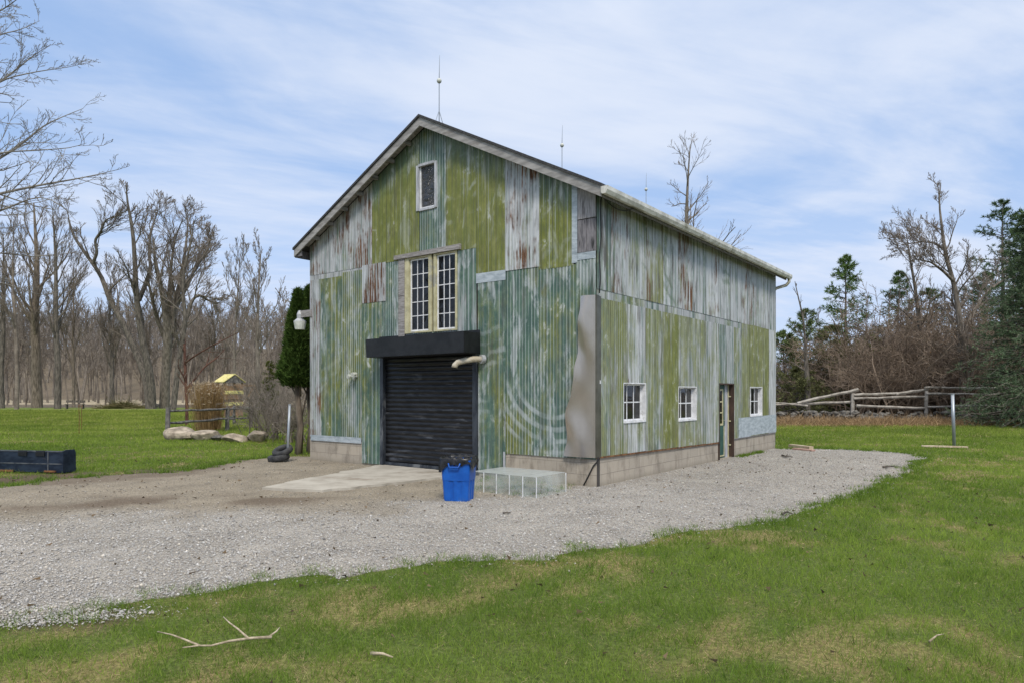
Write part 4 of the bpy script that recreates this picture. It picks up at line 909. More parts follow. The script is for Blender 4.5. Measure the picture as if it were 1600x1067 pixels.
for p, r in main:
    a = spawn(r2, p, r, 16, .12, 1., .55, .28, .55, .004, up=.05); q_ = grow(r2, *a, 8, .12, .03, .35); tw.append(sweep(q_[0], np.maximum(q_[1], .0034), 4))
    a = spawn(r2, q_[0], q_[1], 6, .15, 1., .6, .42, .6, .0034, up=.05); q2 = grow(r2, *a, 6, .14, .03, .5); tw.append(sweep(q2[0], np.maximum(q2[1], .003), 3))
    a = spawn(r2, q2[0], q2[1], 3, .2, 1., .6, .45, .7, .003, up=.05); q3 = grow(r2, *a, 4, .15, .03, .6); tw.append(sweep(q3[0], np.maximum(q3[1], .0026), 3))
V, Q = merge(big); npmesh('trunk', V, Q, M['twig_fore'], root, smooth=True); V, Q = merge(tw); npmesh('crown', V, Q, M['twig_fore'], root)
# --- tree behind the barn roof
B0 = np.array([(1072 - 800) / F * 34, 34, 0.]); r2 = np.random.RandomState(8)
st = [px_stem([(1078, 640, 12), (1076, 520, 10), (1074, 420, 8), (1072, 345, 6), (1074, 300, 4), (1076, 255, 2.4), (1079, 226, 1.2)], 34, B0, 20)]
bare_tree('bare_tree', B0, st, r2, 'bare tree whose top shows above the barn roof', lv=((18, .45, 1., .95, .21, .42), (6, .2, 1., .6, .5, .5), (4, .2, 1., .6, .5, .6)), rmin=.009, up=.12, wig=.1)
# --- bare trees right
r2 = np.random.RandomState(21); B0 = np.array([(1508 - 800) / F * 38, 38, 0.])
st = [px_stem(a, 38, B0, 20, dep=dd) for a, dd in [([(1508, 650, 12), (1504, 580, 11), (1502, 520, 10), (1497, 480, 8), (1490, 440, 6.5), (1480, 410, 6), (1474, 380, 5), (1470, 340, 3.4), (1466, 312, 2), (1470, 290, 1.2)], 0),
    ([(1505, 560, 8), (1506, 520, 7), (1520, 490, 5.5), (1535, 465, 4.5), (1552, 448, 3.5), (1580, 430, 2)], 2), ([(1490, 440, 5), (1475, 425, 4), (1455, 410, 3), (1430, 405, 1.6)], -2), ([(1476, 392, 4), (1462, 380, 3), (1440, 378, 2), (1405, 384, 1)], 2), ([(1508, 640, 7), (1515, 580, 6), (1508, 540, 5)], -1)]]
bare_tree('bare_tree', B0, st, r2, 'tall bare forked tree behind the split-rail fence at right', lv=((14, .3, 1., .7, 1., .42), (7, .15, 1., .65, .5, .5), (6, .15, 1., .65, .5, .6), (3, .2, 1., .6, .6, .7)), rmin=.010, up=.16, wig=.12, limb_len=2.6)
B0 = np.array([(1440 - 800) / F * 41, 41, 0.])
st = [px_stem([(1443, 650, 8), (1441, 560, 6.5), (1435, 490, 6), (1430, 450, 4.5), (1422, 405, 3), (1416, 365, 1.2)], 41, B0, 18)]
bare_tree('bare_tree', B0, st, r2, 'slim dark bare tree left of the forked one', lv=((16, .3, 1., .7, .24, .42), (7, .15, 1., .65, .5, .5), (6, .2, 1., .65, .5, .6)), rmin=.011, up=.12, wig=.12, m0='bark_dark')
B0 = np.array([(1258 - 800) / F * 40, 40, 0.])
st = [px_stem([(1262, 650, 11), (1262, 600, 9), (1258, 540, 4), (1256, 500, 3), (1246, 460, 2), (1242, 440, 1)], 40, B0, 16)]
bare_tree('bare_tree', B0, st, r2, 'thin dead snag rising from brush beside the barn corner', lv=((9, .3, 1., .7, .12, .5), (4, .2, 1., .65, .5, .55)), rmin=.013, up=.1, wig=.12, m0='bark_dark')

# ------------------------------------------------------------------ foliage
def tris_cloud(C, D, Lh, Wd, rng, twist=None):
    """one slim triangle per entry, from C along D"""
    s = norm(np.cross(D, rng.normal(size=D.shape))) * Wd[:, None] * .5
    V = np.stack([C - s, C + s, C + D * Lh[:, None]], 1).reshape(-1, 3); return V, np.arange(len(V)).reshape(-1, 3)
def leafcol(rng, n, a, b, k=3, var=.25):
    f = rng.rand(n, 1); c = np.array(a) * (1 - f) + np.array(b) * f; c = c * (1 + rng.normal(0, var, (n, 1))).clip(.4, 1.7); return np.repeat(c, k, 0)
def conifer(name, loc, H, r0, h0, rng, label, ca, cb, layers, per, shoots, needles, nl, nw, droop=.1, top=.9, group=None, sparse=0., rise=.25, prof=.85, cat='tree', bark='bark_dark'):
    root = empty(name, loc); tag(root, label, cat, group)
    P, Rr = grow(rng, np.zeros((1, 3)), np.array([[.01, 0, 1.]]), np.array([H]), np.array([H * .014 + .03]), 14, .012, .02, .08)
    hs = np.repeat(np.linspace(h0, H * .985, layers), per) + rng.uniform(-.5, .5, layers * per) * (H - h0) / layers
    f = np.clip((hs - h0) / (H - h0), 0, 1); keep = rng.rand(len(hs)) > sparse; hs = hs[keep]; f = f[keep]
    az = rng.uniform(0, 2 * np.pi, len(hs)); ln = (r0 * (1 - f) ** prof + .12) * rng.uniform(.62, 1.12, len(hs))
    c0 = np.stack([np.interp(hs, P[0, :, 2], P[0, :, 0]), np.interp(hs, P[0, :, 2], P[0, :, 1]), hs], 1)
    d0 = np.stack([np.cos(az), np.sin(az), rise * (f * 1.6 - .3) + rng.normal(0, .08, len(hs))], 1)
    BP, BR = grow(rng, c0, d0, ln, ln * .012 + .006, 7, .07, -.02, .3, droop=droop)
    BP[:, -2:, 2] += (ln * .06)[:, None]
    a = spawn(rng, BP, BR, shoots, .18, 1., .85, .36, .6, .005, up=-.05, taper=.75); SP, SR = grow(rng, *a, 4, .08, .02, .5)
    V, Q = merge([sweep(P, Rr, 8), sweep(BP, BR, 4)]); npmesh('trunk', V, Q, M[bark], root, smooth=True)
    def foliage(PP, per_):
        B, n, _ = PP.shape; t = rng.rand(B, per_) ** .6 * (n - 1.001); i = t.astype(int); fr = (t - i)[..., None]; b = np.arange(B)[:, None]
        p = PP[b, i] * (1 - fr) + PP[b, i + 1] * fr; d = norm(PP[b, i + 1] - PP[b, i]); side = rng.normal(size=d.shape)
        dd = norm(d * .75 + norm(side) * .8 + np.array([0, 0, .12])); return p.reshape(-1, 3), dd.reshape(-1, 3)
    p1, d1 = foliage(SP, needles); p2, d2 = foliage(BP[:, 2:], needles * 2); p = np.concatenate([p1, p2]); dd = np.concatenate([d1, d2]); n = len(p)
    V, T = tris_cloud(p, dd, nl * rng.uniform(.6, 1.2, n), nw * rng.uniform(.7, 1.3, n), rng)
    tone = np.repeat(fbm(p[:, 0] * 1.6 + p[:, 1], p[:, 2] * 1.9, 3)[:, None], 3, 0); col = leafcol(rng, n, ca, cb) * (.65 + .7 * tone)
    npmesh('crown', V, T, M['needle'], root, col=col); return root
rng = np.random.RandomState(31)
conifer('spruce_tree', np.array([(1618 - 800) / F * 31.5, 31.5, 0]), 10.2, 3.5, .45, rng, 'dense dark blue-green spruce with drooping layered boughs at the right border', (.078, .122, .068), (.172, .226, .130), 34, 15, 15, 16, .11, .026, droop=.14, rise=.22)
for (x, top, Y, r0, h0, sp, ca, cb, lab) in [
        (1322, 402, 50, 2.2, 2.0, .12, (0.073, 0.130, 0.042), (0.157, 0.231, 0.073), 'pointed young pine rising above the brush, nearest the barn'),
        (1398, 428, 53, 2.0, 3.0, .3, (0.068, 0.115, 0.046), (0.147, 0.209, 0.073), 'open pine left of the bare forked tree'),
        (1568, 318, 46, 2.7, 3.5, .35, (0.046, 0.088, 0.038), (0.115, 0.167, 0.072), 'tall dark ragged pine behind the spruce'),
        (1602, 330, 49, 2.6, 3.5, .3, (0.046, 0.088, 0.038), (0.115, 0.167, 0.072), 'tall pine half cut by the right border'),
        (1450, 455, 56, 2.4, 3., .35, (0.068, 0.100, 0.046), (0.136, 0.178, 0.073), 'low open pine among bare twigs behind the fence'),
        (1530, 430, 55, 2.6, 3., .3, (0.058, 0.095, 0.042), (0.126, 0.167, 0.072), 'pine between the forked bare tree and the tall ragged pine'),
        (1262, 488, 48, 2.3, .8, .15, (0.080, 0.117, 0.042), (0.157, 0.198, 0.076), 'bushy low pine next to the barn corner'),
        (1226, 522, 47, 2.2, .6, .15, (0.080, 0.117, 0.042), (0.147, 0.188, 0.076), 'small pine half hidden by the barn corner'),
        (1298, 512, 44, 2.1, .6, .2, (0.095, 0.109, 0.046), (0.178, 0.184, 0.076), 'olive cedar bush in front of the pointed pine'),
        (1360, 530, 44, 1.9, .6, .2, (0.105, 0.138, 0.031), (0.209, 0.273, 0.062), 'yellow-green cedar bush right of the pointed pine'),
        (1245, 580, 41, 1.7, .4, .2, (0.095, 0.105, 0.046), (0.167, 0.171, 0.076), 'dull olive cedar bush in front of the low pine')]:
    H = (HOR - top) / F * Y + CAMH
    conifer('pine_tree' if 'pine' in lab.split(',')[0].split(' behind')[0].split(' in front')[0].split(' right')[0] else 'cedar_bush', np.array([(x - 800) / F * Y, Y, 0]), H, r0 * 1.4, h0, rng, lab, ca, cb, int(8 + H * 1.0), 7, 9, 10, .26, .045, droop=.04, sparse=sp, rise=.5, prof=.62, cat='tree' if 'pine' in lab[:60] else 'bush')
# --- arborvitae beside the barn's far left corner
def arbor(name, loc, H, h0, r0, rng, label, n=9000):
    root = empty(name, loc); tag(root, label, 'tree', 'arborvitae by the barn corner')
    mb = MB(); mb.tube([(0, 0, -.05), (.05, .02, .7), (-.02, 0, 1.5), (0, 0, H * .8)], [.11, .085, .075, .02], 8)
    for k_ in range(4): an = 1.6 * k_ + .4; mb.tube([(.05, .02, .9 + .2 * k_), (.25 * math.cos(an), .25 * math.sin(an), 1.7 + .1 * k_)], [.03, .015], 5)
    mb.build('trunk', M['bark_brown'], root, smooth=True)
    f = rng.rand(n) ** .9; z = h0 + (H - h0) * f; az = rng.uniform(0, 2 * np.pi, n)
    rad = r0 * np.minimum(1, (1 - f) ** .85 * 1.15) * np.minimum(1, .72 + f * 3.2)
    lump = .62 + .78 * fbm(az * 2.4, z * 3.4, 4); rr = rad * lump * (rng.uniform(.55, 1, n) ** .5)
    c = np.stack([rr * np.cos(az), rr * np.sin(az), z], 1); outw = np.stack([np.cos(az), np.sin(az), np.zeros(n)], 1)
    Vs = []; Cs = []
    col = leafcol(rng, n, (.034, .066, .016), (.085, .135, .032), 1, .3) * (.6 + .8 * fbm(az * 3, z * 3, 9)[:, None])
    for q_ in range(5):
        d_ = norm(outw * rng.uniform(.3, 1, (n, 1)) + np.array([0, 0, .75]) + rng.normal(0, .45, (n, 3))); V, T = tris_cloud(c + rng.normal(0, .03, (n, 3)), d_, rng.uniform(.07, .15, n), rng.uniform(.018, .035, n), rng); Vs.append(V); Cs.append(np.repeat(col, 3, 0))
    V = np.concatenate(Vs); npmesh('crown', V, np.arange(len(V)).reshape(-1, 3), M['needle'], root, col=np.concatenate(Cs)); return root
arbor('arborvitae', np.array([(466 - 800) / F * 17.6, 17.6, 0.]), 4.15, 1.78, .42, rng, 'left and lower of two dark green arborvitae beside the barn corner')
arbor('arborvitae', np.array([(484 - 800) / F * 18.0, 18.0, 0.]), 4.3, 1.74, .62, rng, 'taller arborvitae half hidden behind the barn corner')
# --- bare shrubs
def shrub(rng, H, spread, nst, r0, sub=(7, 5)):
    a = np.zeros((nst, 3)); a[:, :2] = rng.normal(0, spread * .22, (nst, 2)); d = np.stack([rng.normal(0, .42, nst), rng.normal(0, .42, nst), np.ones(nst)], 1)
    P, Rr = grow(rng, a, d, H * rng.uniform(.6, 1.1, nst), np.full(nst, r0), 9, .13, -.02, .3); parts = [sweep(P, Rr, 4)]
    s = spawn(rng, P, Rr, sub[0], .15, 1., .7, .38, .55, r0 * .35, up=.05); q_ = grow(rng, *s, 6, .16, 0., .45); parts.append(sweep(q_[0], q_[1], 3))
    s = spawn(rng, q_[0], q_[1], sub[1], .15, 1., .75, .5, .7, r0 * .3, up=.03); q2 = grow(rng, *s, 4, .18, 0., .6); parts.append(sweep(q2[0], q2[1], 3)); return merge(parts)
r2 = np.random.RandomState(61); sk = [shrub(r2, 4.2, 2.2, 13, .030, (8, 6)) for _ in range(5)]
parts = []
for i in range(130):
    x = r2.uniform(1195, 1700) if i % 3 else r2.uniform(1345, 1700); Y = r2.uniform(38.5, 52) if x > 1340 else r2.uniform(45, 54); p = W(x, 640, Y); hgt = np.interp(x, [1195, 1300, 1400, 1500, 1700], [1.0, 1.3, 1.8, 1.85, 1.6]) * r2.uniform(.65, 1.1); an = r2.uniform(0, 6.3); V, Q = sk[i % 5]; ca, sa = math.cos(an), math.sin(an)
    parts.append((np.stack([(V[:, 0] * ca - V[:, 1] * sa) * hgt + p[0], (V[:, 0] * sa + V[:, 1] * ca) * hgt + Y, V[:, 2] * hgt - .05], 1), Q))
V, Q = merge(parts); tag(npmesh('brush_thicket', V, Q, M['twig_thicket']), kind='stuff')
r2 = np.random.RandomState(63)
for (x, by, Y, H, n_, lab) in [(416, 690, 22.5, 2.2, 3, 'arching tan-stemmed bare shrub right of the rail fence'), (430, 680, 26, 3.0, 8, 'taller bare shrub behind the arching one'), (436, 690, 23, 2.2, 14, 'dense reddish-brown bare shrub behind the grey post'), (462, 690, 22, 2.0, 14, 'bare shrub under the arborvitae'),
        (408, 664, 36, 2.6, 8, 'bare shrub right of the play tower'), (450, 665, 31, 3.4, 14, 'big bare shrub behind the arborvitae'), (425, 660, 36, 3.6, 14, 'far bare shrub in front of the left wood')]:
    V, Q = shrub(r2, H, 1.6, n_ + 8, .016, (8, 6)); p = W(x, by, Y); p[2] = 0; root = empty('bare_shrub', p); tag(root, lab, 'shrub', 'bare shrubs near the barn corner'); npmesh('stems', V, Q, M['twig_brown'], root)
conifer('young_cedar', np.array([(419 - 800) / F * 30, 30, 0]), 2.9, .55, .5, rng, 'thin yellowish green young cedar among the bare shrubs', (.06, .075, .02), (.12, .13, .035), 16, 6, 5, 8, .12, .025, sparse=.3)
# --- dry ornamental grass
rng = np.random.RandomState(9); n = 1500; p = G(331, 668); root = empty('dry_grass_clump', ((326 - 800) / F * 28.5, 28.5, 0)); tag(root, 'tall clump of dry tan ornamental grass behind the rail fence', 'grass clump')
a = np.stack([rng.normal(0, .17, n), rng.normal(0, .17, n), np.zeros(n)], 1); d = np.stack([a[:, 0] * .25 + rng.normal(0, .07, n), a[:, 1] * .55 + rng.normal(0, .07, n), np.ones(n)], 1)
P, Rr = grow(rng, a, d, rng.uniform(1.1, 2.05, n), np.full(n, .007), 6, .035, -.03, .5); V, Q = sweep(P, Rr, 3); cc_ = leafcol(rng, n, (.30, .19, .085), (.52, .37, .19), 18, .2)
npmesh('stems', V, Q, M['straw'], root, col=cc_)
tip = P[rng.choice(n, 420, False), -1]; V, T = tris_cloud(np.repeat(tip, 4, 0), norm(rng.normal(size=(1680, 3)) * [1, 1, .6] + [0, 0, .5]), rng.uniform(.06, .16, 1680), np.full(1680, .02), rng); npmesh('seed_heads', V, T, M['straw'], root, col=leafcol(rng, 1680, (.42, .33, .22), (.60, .50, .36)))

# ------------------------------------------------------------------ grass and stones
rng = np.random.RandomState(3)
def barn_xy(x, y): rx = x - BC[0]; ry = y - BC[1]; return rx * EX[0] + ry * EX[1], rx * EY[0] + ry * EY[1]
def scatter_view(n, d0, d1, power):
    u = rng.rand(n); q = 2 - power; d = (d0 ** q + u * (d1 ** q - d0 ** q)) ** (1 / q); x = rng.uniform(-1, 1, n) * (.86 * d + 1.5); return x, d
EDl = ED[(np.abs(ED[:, 0]) < 19)]
x, y = scatter_view(900000, 3.2, 60, 1.62)
keep = ~inside(x, y)
x, y = x[keep], y[keep]; bx, by = barn_xy(x, y); keep = ~((bx > -BWID - .05) & (bx < .02) & (by > -.02) & (by < BLEN + .05)) & ~((y > 34.5 + rng.normal(0, .8, len(y))) & (x > 8)); x, y = x[keep], y[keep]
n = len(x); s_ = straw_amt(x, y); cl = fbm(x * 5, y * 5, 13); md = fbm(x * 1.3, y * 1.3, 40)
muddy = (sstep(md + .25 * (1 - np.clip(np.abs(y - (12.9 + (x + 8) * .55)) / 1.1, 0, 1)) - .1, .5, .62) * sstep(-x, 5.5, 6.2) * (1 - np.clip(np.abs(y - (12.7 + (x + 8) * .5)) / 1.6, 0, 1)) * 1.6) * 1.5 * (y < 18)
wx, wy = G(98, 968)[:2]; muddy = np.maximum(muddy, 1.3 * sstep(-((x - wx) / .55) ** 2 - ((y - wy - .25 * (x - wx)) / .17) ** 2 + .5 * (fbm(x * 7, y * 7, 2) - .5), -1.1, -.5))
keep = rng.rand(n) > muddy * .95; x, y, s_, cl = x[keep], y[keep], s_[keep], cl[keep]; n = len(x)
isst = rng.rand(n) < np.clip(.09 + .55 * s_ + .30 * (fbm(x * 9, y * 9, 17) - .5), .03, .85)
bl = np.where(isst, rng.uniform(.025, .07, n), rng.uniform(.025, .075, n) * (.22 + 1.75 * cl)) * (1 + np.clip(y - 8, 0, 40) * .028)
wd = np.maximum(.0036, y * .00085) * rng.uniform(.7, 1.3, n)
tilt = np.where(isst, 1.15, .55); d_ = norm(np.stack([rng.normal(0, 1, n) * tilt, rng.normal(0, 1, n) * tilt, np.ones(n)], 1)); d_[:, 2] = np.abs(d_[:, 2]); d_[isst, 2] *= .55
V, T = tris_cloud(np.stack([x, y, ground_z(x, y) - .003], 1), d_, bl, wd, rng)
hue = fbm(x * .6, y * .6, 23)[:, None]; g0 = np.array([.122, .205, .030]); g1 = np.array([.295, .390, .070]); f_ = np.clip(rng.rand(n, 1) * .75 + (hue - .5) * 1.6 + .12, 0, 1)
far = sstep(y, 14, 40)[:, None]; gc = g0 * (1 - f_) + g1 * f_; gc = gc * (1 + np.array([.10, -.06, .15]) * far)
sc_ = np.array([.30, .235, .115]) + rng.rand(n, 1) * np.array([.30, .25, .16]); col = np.where(isst[:, None], sc_, gc) * (1 + rng.normal(0, .13, (n, 1)))
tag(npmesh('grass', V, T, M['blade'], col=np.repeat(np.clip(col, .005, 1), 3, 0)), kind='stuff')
# rough tufts along the ragged rim, under the clear box and by the side door
k_ = rng.choice(len(EDl), 1000); cx, cy = EDl[k_, 0] + rng.normal(0, .12, 1000), EDl[k_, 1] + rng.normal(0, .12, 1000)
ok = (cy > 3.5); cx, cy = cx[ok], cy[ok]; m_ = 26; X = np.repeat(cx, m_) + rng.normal(0, .045, len(cx) * m_); Y_ = np.repeat(cy, m_) + rng.normal(0, .045, len(cx) * m_)
ex_ = []
for tt in (rng.uniform(6.7, 8.6, 22)): q_ = BW(.10 + rng.uniform(-.03, .05), tt); ex_ += [(q_[0], q_[1])] * 40
for _ in range(46): q_ = BW(rng.uniform(-2.3, -.1), rng.uniform(-1.7, -.05)); ex_ += [(q_[0], q_[1])] * 16
for _ in range(1500):
    yy = rng.uniform(3.5, 13); xx = rng.uniform(-.86, .86) * yy
    if not bool(inside(np.array([xx]), np.array([yy]), EDGE)[0]): ex_ += [(xx, yy)] * 18
ex_ = np.array(ex_); X = np.concatenate([X, ex_[:, 0] + rng.normal(0, .05, len(ex_))]); Y_ = np.concatenate([Y_, ex_[:, 1] + rng.normal(0, .05, len(ex_))]); bx, by = barn_xy(X, Y_); ok = ~((bx < .012) & (by > -.02)); X, Y_ = X[ok], Y_[ok]; n = len(X)
V, T = tris_cloud(np.stack([X, Y_, np.zeros(n)], 1), norm(np.stack([rng.normal(0, .5, n), rng.normal(0, .5, n), np.ones(n)], 1)), rng.uniform(.04, .11, n), np.maximum(.004, Y_ * .0008), rng)
tag(npmesh('edge_grass', V, T, M['blade'], col=leafcol(rng, n, (.085, .165, .024), (.22, .31, .06))), kind='stuff')
# loose stones of the gravel: octahedra knocked out of shape
x, y = scatter_view(520000, 3.4, 20, 1.75); keep = inside(x, y); x, y = x[keep], y[keep]
spill = rng.choice(len(EDl), 5200); x = np.concatenate([x, EDl[spill, 0] + rng.normal(0, .16, 5200)]); y = np.concatenate([y, EDl[spill, 1] + rng.normal(0, .16, 5200)])
wxr = rng.normal(0, .30, 1500); x = np.concatenate([x, wx + wxr]); y = np.concatenate([y, wy + .25 * wxr + rng.normal(0, .08, 1500)])
dirt, dark, _ = drive_masks(x, y); bx, by = barn_xy(x, y)
inpad = inside(x, y, PAD); keep = (rng.rand(len(x)) > np.clip(dirt * .84 + dark * .5, 0, .97)) & ~inpad & ~((bx < .03) & (by > -.03)) & (y > 3); x, y, dirt = x[keep], y[keep], dirt[keep]; n = len(x)
r_ = np.exp(rng.normal(0, .5, n)) * .0055 * (1 + np.clip(y - 6, 0, 14) * .025); r_ = np.clip(r_, .003, .022)
oct_ = np.array([[1, 0, 0], [0, 1, 0], [-1, 0, 0], [0, -1, 0], [0, 0, 1], [0, 0, -1]], float); of = np.array([[0, 1, 4], [1, 2, 4], [2, 3, 4], [3, 0, 4], [1, 0, 5], [2, 1, 5], [3, 2, 5], [0, 3, 5]])
v = oct_[None] * rng.uniform(.55, 1.25, (n, 6, 1)) + rng.normal(0, .22, (n, 6, 3)); v[..., 2] *= .62; an = rng.uniform(0, 6.3, n); ca, sa = np.cos(an)[:, None], np.sin(an)[:, None]
v = np.stack([v[..., 0] * ca - v[..., 1] * sa, v[..., 0] * sa + v[..., 1] * ca, v[..., 2]], -1) * r_[:, None, None] + np.stack([x, y, .012 + r_ * .25], 1)[:, None, :]
T = (of[None] + (np.arange(n) * 6)[:, None, None]).reshape(-1, 3); br = np.clip(rng.normal(.43, .09, (n, 1)), .16, .74); tanm = (rng.rand(n, 1) < .22) | (dirt[:, None] > .5)
col = br * np.where(tanm, np.array([1.02, .93, .80]), np.array([1.0, .96, .905])); col = np.where(dirt[:, None] > .4, col * .78, col)
m, t = newmat('gravel_stone'); t.out(t.pr(t.attr('Col'), .9, 0, None, .25)); M['gravel'] = m
tag(npmesh('gravel_stones', v.reshape(-1, 3), T, M['gravel'], col=np.repeat(col, 6, 0)), kind='stuff')

# ------------------------------------------------------------------ things about the yard
# blue bin
rng = np.random.RandomState(12)
bn = empty('recycling_bin', tuple(G(717, 781)[:2]) + (.012,), -.22); bn['label'] = 'blue plastic recycling bin lined with a black bag'; bn['category'] = 'bin'
def rrect(hx, hy, r, k=5):
    o = []
    for cx, cy, a0 in ((hx - r, hy - r, 0), (-hx + r, hy - r, 90), (-hx + r, -hy + r, 180), (hx - r, -hy + r, 270)):
        for i in range(k + 1): a = R(a0 + 90 * i / k); o.append((cx + r * math.cos(a), cy + r * math.sin(a)))
    return o
def loft(mb, rings):
    n = len(rings[0]); o = len(mb.v)
    for r in rings: mb.v += [tuple(p) for p in r]
    for i in range(len(rings) - 1):
        for j in range(n): mb.f.append((o + i * n + j, o + i * n + (j + 1) % n, o + (i + 1) * n + (j + 1) % n, o + (i + 1) * n + j))
    return mb
def ribbed(hx, hy, r, z, dep):        # outline with shallow upright ribs
    P = rrect(hx, hy, r, 5); out = []
    for a, b in zip(P, P[1:] + P[:1]):
        L = math.hypot(b[0] - a[0], b[1] - a[1]); n = 1 if L < .08 else 14
        for i in range(n):
            f = i / n; x = a[0] + (b[0] - a[0]) * f; y = a[1] + (b[1] - a[1]) * f
            if n > 1 and (.18 < f < .4 or .6 < f < .82): q = 1 - dep / math.hypot(x, y); x *= q; y *= q
            out.append((x, y, z))
    return out
mb = MB(); loft(mb, [ribbed(.185, .165, .04, 0, 0), ribbed(.188, .168, .04, .02, .008), ribbed(.205, .185, .045, .30, .012), ribbed(.215, .195, .045, .48, .012), ribbed(.218, .198, .045, .50, 0), ribbed(.222, .202, .045, .55, 0), ribbed(.236, .216, .05, .552, 0), ribbed(.238, .218, .05, .60, 0), ribbed(.225, .205, .05, .602, 0), ribbed(.210, .19, .05, .30, 0)])
mb.f.append(tuple(range(len(ribbed(.185, .165, .04, 0, 0))))[::-1]); mb.build('body', M['blue_plastic'], bn)
mb = MB(); y0 = -.20
mb.tube([(-.09, y0, .565), (-.085, y0 - .035, .55), (-.07, y0 - .05, .50), (.07, y0 - .05, .50), (.085, y0 - .035, .55), (.09, y0, .565)], .013, 8); mb.build('handle', M['blue_plastic'], bn, smooth=True)
V = []; Q = []; nn = 56                      # bag folded over the rim in crumpled laps
lap = [.05 + .12 * max(0, vn(np.array(i * .31), np.array(2.2))) ** 2 * 2.2 for i in range(nn)]
for i in range(nn):
    a = 2 * math.pi * i / nn; c_, s_ = math.cos(a), math.sin(a); e = (abs(c_) ** 5 + abs(s_) ** 5) ** (-1 / 5); w = 1 + .03 * math.sin(i * 2.9) + .02 * math.sin(i * 5.1)
    for k_, (sc, z) in enumerate(((.90, .50), (.93, .60), (.99, .625 + .015 * math.sin(i * 1.7)), (1.05, .605), (1.075 + .03 * math.sin(i * 1.3), .60 - lap[i] * .5), (1.07 + .05 * math.sin(i * .9 + 1), .60 - lap[i]))):
        V.append((.240 * e * c_ * sc * w, .220 * e * s_ * sc * w, z + .015))
for i in range(nn):
    for k_ in range(5): a, b = i * 6, ((i + 1) % nn) * 6; Q.append((a + k_, b + k_, b + k_ + 1, a + k_ + 1))
npmesh('bag', np.array(V), np.array(Q), M['bag'], bn, smooth=False)
# clear cold frame: five bays side by side
cf = empty('clear_cold_frame', (.37, 10.26, .01), -BA); tag(cf, 'low clear plastic box of five bays by the foundation', 'cold frame')
Lx, Ly, Hh = 1.28, .80, .31; nb = 5
mb = MB()
mb.box((-Lx, -.0, .0), (0, .006, Hh)); mb.build('front_panel', M['clear'], cf)
mb = MB(); mb.box((-Lx, Ly - .006, 0), (0, Ly, Hh)); mb.build('back_panel', M['clear'], cf)
for i in range(nb + 1):
    x = -Lx * i / nb; mb = MB(); mb.box((x - .0035, .007, 0), (x + .0035, Ly - .007, Hh - .001)); mb.build('divider', M['clear'], cf)
for i in range(nb):
    mb = MB(); x = -Lx * (i + 1) / nb; z_ = Hh + .003 + .002 * (i % 2); mb.box((x + .012, -.008, z_), (x + Lx / nb - .012, Ly + .005, z_ + .005)); mb.build('lid', M['clear_top'], cf)
mb = MB()
for i in range(nb + 1): x = -Lx * i / nb; mb = MB(); mb.box((x - .006, -.010, 0), (x + .006, -.001, Hh + .004)); mb.build('edge_strip', M['white_paint'], cf)
mb = MB(); mb.box((.004, Ly - .01, 0), (.012, Ly + .002, Hh)); mb.build('edge_strip', M['white_paint'], cf)
# metal post standing by old tyres
p = np.array([-5.17, 15.75, 0]); po = empty('fence_post', p); tag(po, 'leaning grey steel post rising behind the old tyres', 'post')
mb = MB(); mb.tube([(0, 0, -.1), (.02, 0, .6), (.055, 0, 1.30)], .03, 8); mb.build('pole', M['galv_post'], po, smooth=True); mb = MB(); mb.tube([(.055, 0, 1.30), (.056, 0, 1.325)], .034, 8); mb.build('cap', M['galv_post'], po)
def torus(name, loc, R0, r, squash, tilt, mat, label, parent=None):
    root = empty(name, loc, tilt[2]); root.rotation_euler = tilt; tag(root, label, 'tyre', 'old tyres by the steel post'); V = []; Q = []; nu, nv = 36, 12
    for i in range(nu):
        a = 2 * math.pi * i / nu
        for j in range(nv):
            b = 2 * math.pi * j / nv; c_ = math.cos(b); s_ = math.sin(b); c_ = math.copysign(abs(c_) ** .6, c_); s_ = math.copysign(abs(s_) ** .6, s_); rr = R0 + r * c_ + (.012 if (i % 2 and c_ > .7) else 0)
            V.append((rr * math.cos(a), rr * math.sin(a), r * s_ * squash))
    for i in range(nu):
        for j in range(nv): Q.append((i * nv + j, ((i + 1) % nu) * nv + j, ((i + 1) % nu) * nv + (j + 1) % nv, i * nv + (j + 1) % nv))
    npmesh('tread', np.array(V), np.array(Q), mat, root)
    return root
torus('old_tyre', (-5.36, 15.72, .10), .17, .065, 1.15, (.10, -.14, 0), M['rubber'], 'lower of two small black tyres lying at the steel post')
torus('old_tyre', (-5.29, 15.78, .25), .165, .06, 1.1, (.30, -.36, .4), M['rubber'], 'upper tyre, tilted on top of the other')
# loader bucket lying at the left border
bk = empty('loader_bucket', (-8.80, 13.42, .02), R(-11)); tag(bk, 'dark blue steel loader bucket lying on the grass at the left border', 'loader bucket')
Lb = 2.4; bk.scale = (1, .55, .80)
prof = [(0, .0), (0, .50), (.10, .53), (.36, .50), (.50, .34), (.62, .06), (.60, .03), (.48, .32), (.34, .47), (.12, .50), (.03, .47), (.03, .03), (.6, .0)]
mb = MB(); mb.prism(prof, 0, -Lb, -.02); mb.build('shell', M['steel_blue'], bk)
mb = MB(); mb.prism([(-.004, .0), (-.004, .525), (.12, .555), (.50, .55), (.55, .48), (.56, .0)], 0, -.018, .0); mb.build('side_plate', M['steel_blue'], bk)
mb = MB(); mb.box((-Lb, -.02, .20), (-.02, -.002, .225)); mb.box((-.36, -.015, .05), (-.335, -.002, .50)); mb.build('rib', M['steel_rim'], bk)
mb = MB(); mb.box((-Lb, -.012, .505), (-.02, .03, .528)); mb.build('top_lip', M['steel_rim'], bk)
